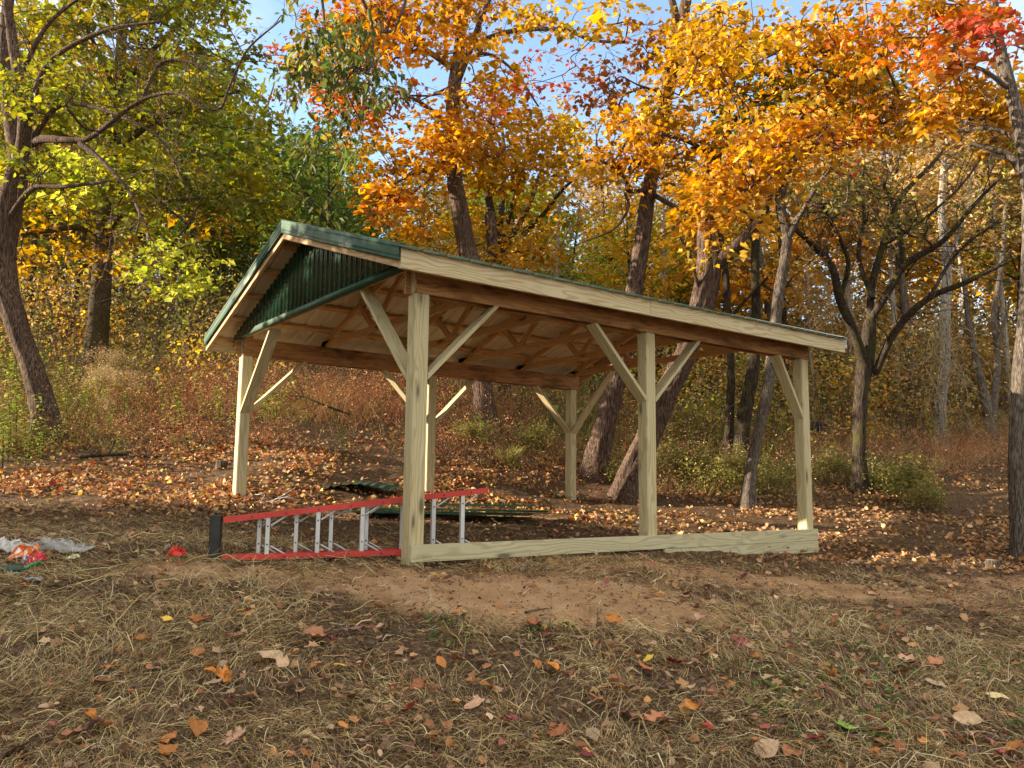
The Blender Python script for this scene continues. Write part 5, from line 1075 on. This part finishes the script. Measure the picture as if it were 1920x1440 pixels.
crumpled('blue_scrap', 50, 1060, .07, .05, .05, plastic('blue_print', (.10, .12, .32), None, .35, ((.8, .8, .85), (8, 4, 1), .5)), 'small white and dark blue printed scrap beside the orange wrapper', 5, .2, 8)
crumpled('paper_scrap', 29, 1076, .10, .10, .03, plastic('grey_card', (.62, .62, .66), None, .7), 'pale grey square card below the orange wrapper', 6, .1, 3, 'card')
crumpled('paper_scrap', 136, 1052, .10, .05, .03, plastic('cream_paper', (.80, .76, .50), None, .7), 'cream paper scrap below the clear film', 7, .5, 5, 'paper')
crumpled('red_scrap', 332, 1044, .14, .12, .07, plastic('red_scrap', (.80, .045, .03), None, .45, ((.02, .015, .015), (5, 16, 1), .60)), 'torn red plastic scrap with black lettering left of the ladder', 8, .3, 4, 'scrap')
T = Tubes(); a = gnd(40, 1080)+[0, 0, .03]; b = gnd(76, 1066)+[0, 0, .05]; T.add(np.array([a, (a+b)/2+[0, 0, .01], b]), [.014, .016, .015], 10); m_, t_, p_ = newmat('green_plastic'); p_.inputs['Base Color'].default_value = (.04, .25, .09, 1); p_.inputs['Roughness'].default_value = .35; tag(T.build('green_tube', m_), 'short bright green plastic tube below the orange wrapper', 'tube')
m2, t2, p2 = newmat('dark_glass_green'); p2.inputs['Base Color'].default_value = (.01, .06, .035, 1); p2.inputs['Roughness'].default_value = .12
T = Tubes(); a = gnd(10, 1078)+[0, 0, .035]; b = gnd(36, 1080)+[0, 0, .035]; dd = (b-a)/np.linalg.norm(b-a); T.add(np.array([a-dd*.03, a-dd*.025, a, a+dd*.09, a+dd*.12, a+dd*.125, b+dd*.03, b+dd*.031]), [.001, .028, .032, .032, .016, .013, .013, .002], 16); tag(T.build('bottle', m2), 'dark green bottle half buried at the left edge', 'bottle')
crumpled('foil_scrap', 60, 1092, .12, .05, .02, plastic('blue_grey_foil', (.34, .38, .44), None, .4), 'blue grey flat scrap at the bottom of the rubbish heap', 9, .1, 5, 'scrap')

# ------------------------------------------------------------------ fallen leaves one can point at
SH = {'maple': [(0, 0), (.10, .10), (.42, .05), (.34, .20), (.55, .38), (.33, .40), (.36, .62), (.16, .55), (.10, .78), (0, 1.0)],
      'oval': [(0, 0), (.12, .10), (.26, .30), (.30, .50), (.24, .72), (.10, .90), (0, 1.0)], 'heart': [(0, .06), (.14, -.02), (.34, .08), (.44, .30), (.38, .55), (.20, .80), (0, 1.0)], 'tulip': [(0, 0), (.22, .02), (.44, .14), (.34, .40), (.46, .66), (.24, .80), (0, .72)]}
COLS = {'orange': (.58, .22, .05), 'bright orange': (.72, .25, .03), 'yellow': (.72, .48, .06), 'pale yellow': (.68, .55, .25), 'tan': (.52, .35, .22), 'pale': (.62, .42, .26), 'pale pink': (.56, .32, .21), 'salmon': (.56, .24, .12), 'rust': (.42, .15, .06), 'red': (.42, .045, .03), 'dark red': (.18, .035, .03), 'rose': (.42, .11, .09), 'mauve': (.22, .12, .11), 'brown': (.20, .11, .07), 'green': (.22, .42, .06), 'olive green': (.26, .28, .07)}
LMAT = {}
def leaf_mat(c):
    if c not in LMAT:
        m, t, p = newmat('leaf_'+c.replace(' ', '_')); o = N(t, 'TexCoord').outputs['Object']; oi = N(t, 'ObjectInfo'); col = COLS[c]; n = noise(t, o, 40, 4, .65)
        cc = mixc(t, ramp(t, n, [(.35, (0, 0, 0)), (.75, (.8,)*3)]), col, tuple(x*.45 for x in col)); n2 = noise(t, o, 9, 3)
        cc = mixc(t, ramp(t, n2, [(.4, (0, 0, 0)), (.8, (.6,)*3)]), cc, tuple(min(1, x*1.35+.04) for x in col))
        hs = N(t, 'HueSaturation'); mr = N(t, 'MapRange'); mr.inputs[3].default_value = .7; mr.inputs[4].default_value = 1.25; t.links.new(oi.outputs['Random'], mr.inputs[0]); t.links.new(mr.outputs[0], hs.inputs['Value']); t.links.new(cc, hs.inputs['Color'])
        t.links.new(hs.outputs[0], p.inputs['Base Color']); p.inputs['Roughness'].default_value = .6; p.inputs['Specular IOR Level'].default_value = .3; bump(t, p, n, .4, .004); LMAT[c] = m
    return LMAT[c]
LME = {}
def leaf_mesh(shape, c, v):
    k = (shape, c, v)
    if k in LME: return LME[k]
    rg = np.random.default_rng(hash(shape) % 7+v*13); pts = SH[shape]; n = len(pts); V = []; cu = .25+.35*v; 
    for (x, y) in pts:      # midrib and both edges, with a mid row so that the blade can curl
        for u in (0, .5, 1, -.5, -1):
            xx = x*u; V.append((xx*.95, y-.5, .04+cu*(xx*xx)*1.1+.16*(y-.5)**2*(1 if v else -1)+.035*math.sin(9*y+7*xx+v*2)+(.05*math.sin(y*11) if abs(u) == 1 else 0)))
    F = []
    for i in range(n-1):
        a = i*5; b = a+5; F += [[a, a+1, b+1, b], [a+1, a+2, b+2, b+1], [a+3, a, b, b+3], [a+4, a+3, b+3, b+4]]
    m0 = len(V); V += [(-.012, -.5, .05), (.012, -.5, .05), (.02, -.72, .03), (0, -.72, .03), (.0, -.5, .07), (.01, -.72, .05)]; F += [[m0, m0+1, m0+2, m0+3], [m0+1, m0+4, m0+5, m0+2], [m0+4, m0, m0+3, m0+5]]
    me = mesh_np('fallen_leaf', np.array(V), [np.array(F)], None, leaf_mat(c), True); LME[k] = me; return me
NL = [(45, 1111, 'orange', 'tulip', .09), (312, 1173, 'yellow', 'oval', .08), (380, 1175, 'orange', 'maple', .13), (718, 1110, 'pale yellow', 'oval', .10), (817, 1090, 'yellow', 'tulip', .08), (838, 1094, 'dark red', 'maple', .09), (270, 1211, 'orange', 'maple', .11), (327, 1214, 'tan', 'oval', .12), (712, 1150, 'salmon', 'tulip', .11), (700, 1141, 'dark red', 'oval', .11), (266, 1246, 'rust', 'oval', .10), (367, 1239, 'orange', 'heart', .09), (502, 1246, 'pale', 'heart', .13), (525, 1265, 'tan', 'tulip', .08), (205, 1268, 'orange', 'maple', .09), (192, 1297, 'rust', 'tulip', .12), (410, 1277, 'bright orange', 'maple', .15), (400, 1301, 'tan', 'tulip', .09), (645, 1265, 'yellow', 'heart', .09), (672, 1261, 'salmon', 'oval', .09), (827, 1256, 'orange', 'oval', .08), (857, 1253, 'rust', 'maple', .10), (457, 1325, 'pale', 'oval', .15), (547, 1296, 'pale pink', 'maple', .12), (587, 1200, 'salmon', 'heart', .11), (602, 1210, 'salmon', 'tulip', .10), (622, 1214, 'dark red', 'oval', .11), (902, 1190, 'pale pink', 'oval', .09), (168, 1357, 'bright orange', 'tulip', .09), (125, 1397, 'salmon', 'tulip', .10), (162, 1387, 'mauve', 'tulip', .12), (367, 1386, 'orange', 'heart', .10), (315, 1407, 'orange', 'oval', .11), (312, 1433, 'orange', 'tulip', .09), (435, 1400, 'pale pink', 'maple', .12), (760, 1356, 'red', 'maple', .10), (857, 1341, 'bright orange', 'tulip', .05), (890, 1340, 'pale pink', 'oval', .11), (917, 1302, 'orange', 'tulip', .09), (32, 1425, 'brown', 'maple', .13), (790, 1305, 'rust', 'maple', .11), (27, 1131, 'olive green', 'oval', .10), (97, 1112, 'olive green', 'tulip', .09), (660, 1330, 'brown', 'oval', .11), (200, 1172, 'mauve', 'tulip', .10), (665, 1196, 'mauve', 'maple', .13),
 (1057, 1096, 'pale', 'oval', .10), (997, 1112, 'pale pink', 'oval', .09), (1035, 1265, 'bright orange', 'heart', .11), (1007, 1260, 'orange', 'oval', .09), (1149, 1220, 'pale', 'tulip', .11), (1385, 1215, 'rose', 'maple', .12), (1217, 1250, 'yellow', 'oval', .09), (1270, 1256, 'red', 'maple', .10), (1322, 1242, 'rust', 'oval', .09), (1207, 1270, 'rust', 'tulip', .10), (1242, 1297, 'mauve', 'heart', .09), (1120, 1325, 'orange', 'oval', .09), (1108, 1337, 'pale', 'oval', .09), (1297, 1341, 'bright orange', 'tulip', .09), (1172, 1312, 'orange', 'maple', .09), (1217, 1370, 'salmon', 'maple', .17), (1172, 1355, 'rose', 'maple', .10), (1042, 1387, 'rust', 'maple', .11), (1112, 1395, 'tan', 'oval', .11), (1315, 1380, 'orange', 'oval', .08), (1328, 1380, 'red', 'tulip', .06), (1442, 1425, 'pale', 'heart', .12), (1482, 1432, 'rust', 'heart', .10), (1532, 1397, 'red', 'maple', .11), (1587, 1380, 'green', 'tulip', .12), (1655, 1392, 'rose', 'heart', .09), (1697, 1270, 'rust', 'heart', .13), (1695, 1250, 'pale pink', 'tulip', .11), (1755, 1295, 'pale', 'oval', .11), (1750, 1252, 'salmon', 'tulip', .10), (1815, 1365, 'pale', 'oval', .13), (1870, 1320, 'pale yellow', 'oval', .11), (1905, 1420, 'orange', 'heart', .12), (1597, 1166, 'yellow', 'oval', .07), (1560, 1276, 'orange', 'tulip', .08), (1420, 1245, 'orange', 'maple', .09), (995, 1182, 'rust', 'maple', .12), (1147, 1175, 'bright orange', 'tulip', .11), (1015, 1171, 'mauve', 'oval', .10), (1395, 1090, 'dark red', 'oval', .10), (1702, 1150, 'orange', 'oval', .11), (1490, 1312, 'pale', 'maple', .09), (1462, 1322, 'pale pink', 'oval', .10), (1240, 1128, 'orange', 'tulip', .09), (1225, 1122, 'rust', 'maple', .10), (1312, 1174, 'pale pink', 'tulip', .10), (1290, 1122, 'dark red', 'tulip', .09),
 (75, 908, 'yellow', 'maple', .14), (97, 915, 'red', 'maple', .13), (272, 922, 'yellow', 'tulip', .11), (806, 1033, 'dark red', 'maple', .12)]
WORDS = {'maple': 'lobed', 'oval': 'oval', 'heart': 'heart shaped', 'tulip': 'broad'}
def colname(px): return 'far left' if px < 384 else 'left of centre' if px < 800 else 'in the middle' if px < 1120 else 'right of centre' if px < 1536 else 'far right'
def rowname(py): return 'on the litter' if py < 960 else 'upslope' if py < 1180 else 'midslope' if py < 1310 else 'near the bottom'
used = {}
lrg = np.random.default_rng(66)
def put_leaf(px, py, c, shape, size, label, group, flat=.25):
    g = gnd(px, py); me = leaf_mesh(shape, c, int(lrg.integers(0, 2))); o = bpy.data.objects.new('fallen_leaf', me); COL.objects.link(o)
    o.location = (g[0], g[1], g[2]+(.036 if py > 1080 else .022)); o.rotation_euler = (lrg.normal(0, flat), lrg.normal(0, flat), lrg.uniform(0, 6.28)); o.scale = (size, size, size*1.0); tag(o, label, 'leaf', group); return o
for i, (px, py, c, sh, sz) in enumerate(NL):
    lab = f'{c} {WORDS[sh]} leaf {rowname(py)} {colname(px)}'
    if lab in used or any(rowname(q[1]) == rowname(py) and colname(q[0]) == colname(px) and q[2] == c and q[3] == sh for j, q in enumerate(NL) if j != i):
        dd = sorted(((q[0]-px)**2+(q[1]-py)**2, j) for j, q in enumerate(NL) if j != i)[0][1]; q = NL[dd]; lab += f', {"left" if px < q[0] else "right"} of a {q[2]} {WORDS[q[3]]} one'
    used[lab] = 1
    sz2 = sz*(1.12 if py > 1150 else 1.05)
    o = put_leaf(px, py, c, sh, sz2, lab, 'fallen leaves lying in the foreground', .28)
    if (px, py) == (97, 915): o.rotation_euler = (1.2, .2, .6); o.location.z += .04
GEN = ['tan', 'pale', 'tan', 'salmon', 'rust', 'brown', 'brown', 'rose', 'orange', 'dark red', 'brown', 'tan', 'rust', 'orange']
cnt = 0
while cnt < 190:
    py = 1440-(lrg.random()**1.1)*370; px = lrg.uniform(0, 1920); p = .55+.45*(px > 1150)
    if lrg.random() > p or any((q[0]-px)**2+(q[1]-py)**2 < 700 for q in NL): continue
    if 640 < px < 1300 and py < 1180 and lrg.random() < .85: continue
    c = GEN[int(lrg.integers(0, len(GEN)))]; s = float(lrg.uniform(.035, .072)); cnt += 1
    sh = ('maple', 'oval', 'heart', 'tulip')[int(lrg.integers(0, 4))]; lab = f'small {c} {WORDS[sh]} leaf in the hay {rowname(py)} {colname(px)}'
    put_leaf(px, py, c, sh, s, lab, lab.replace(' leaf in', ' leaves in'))
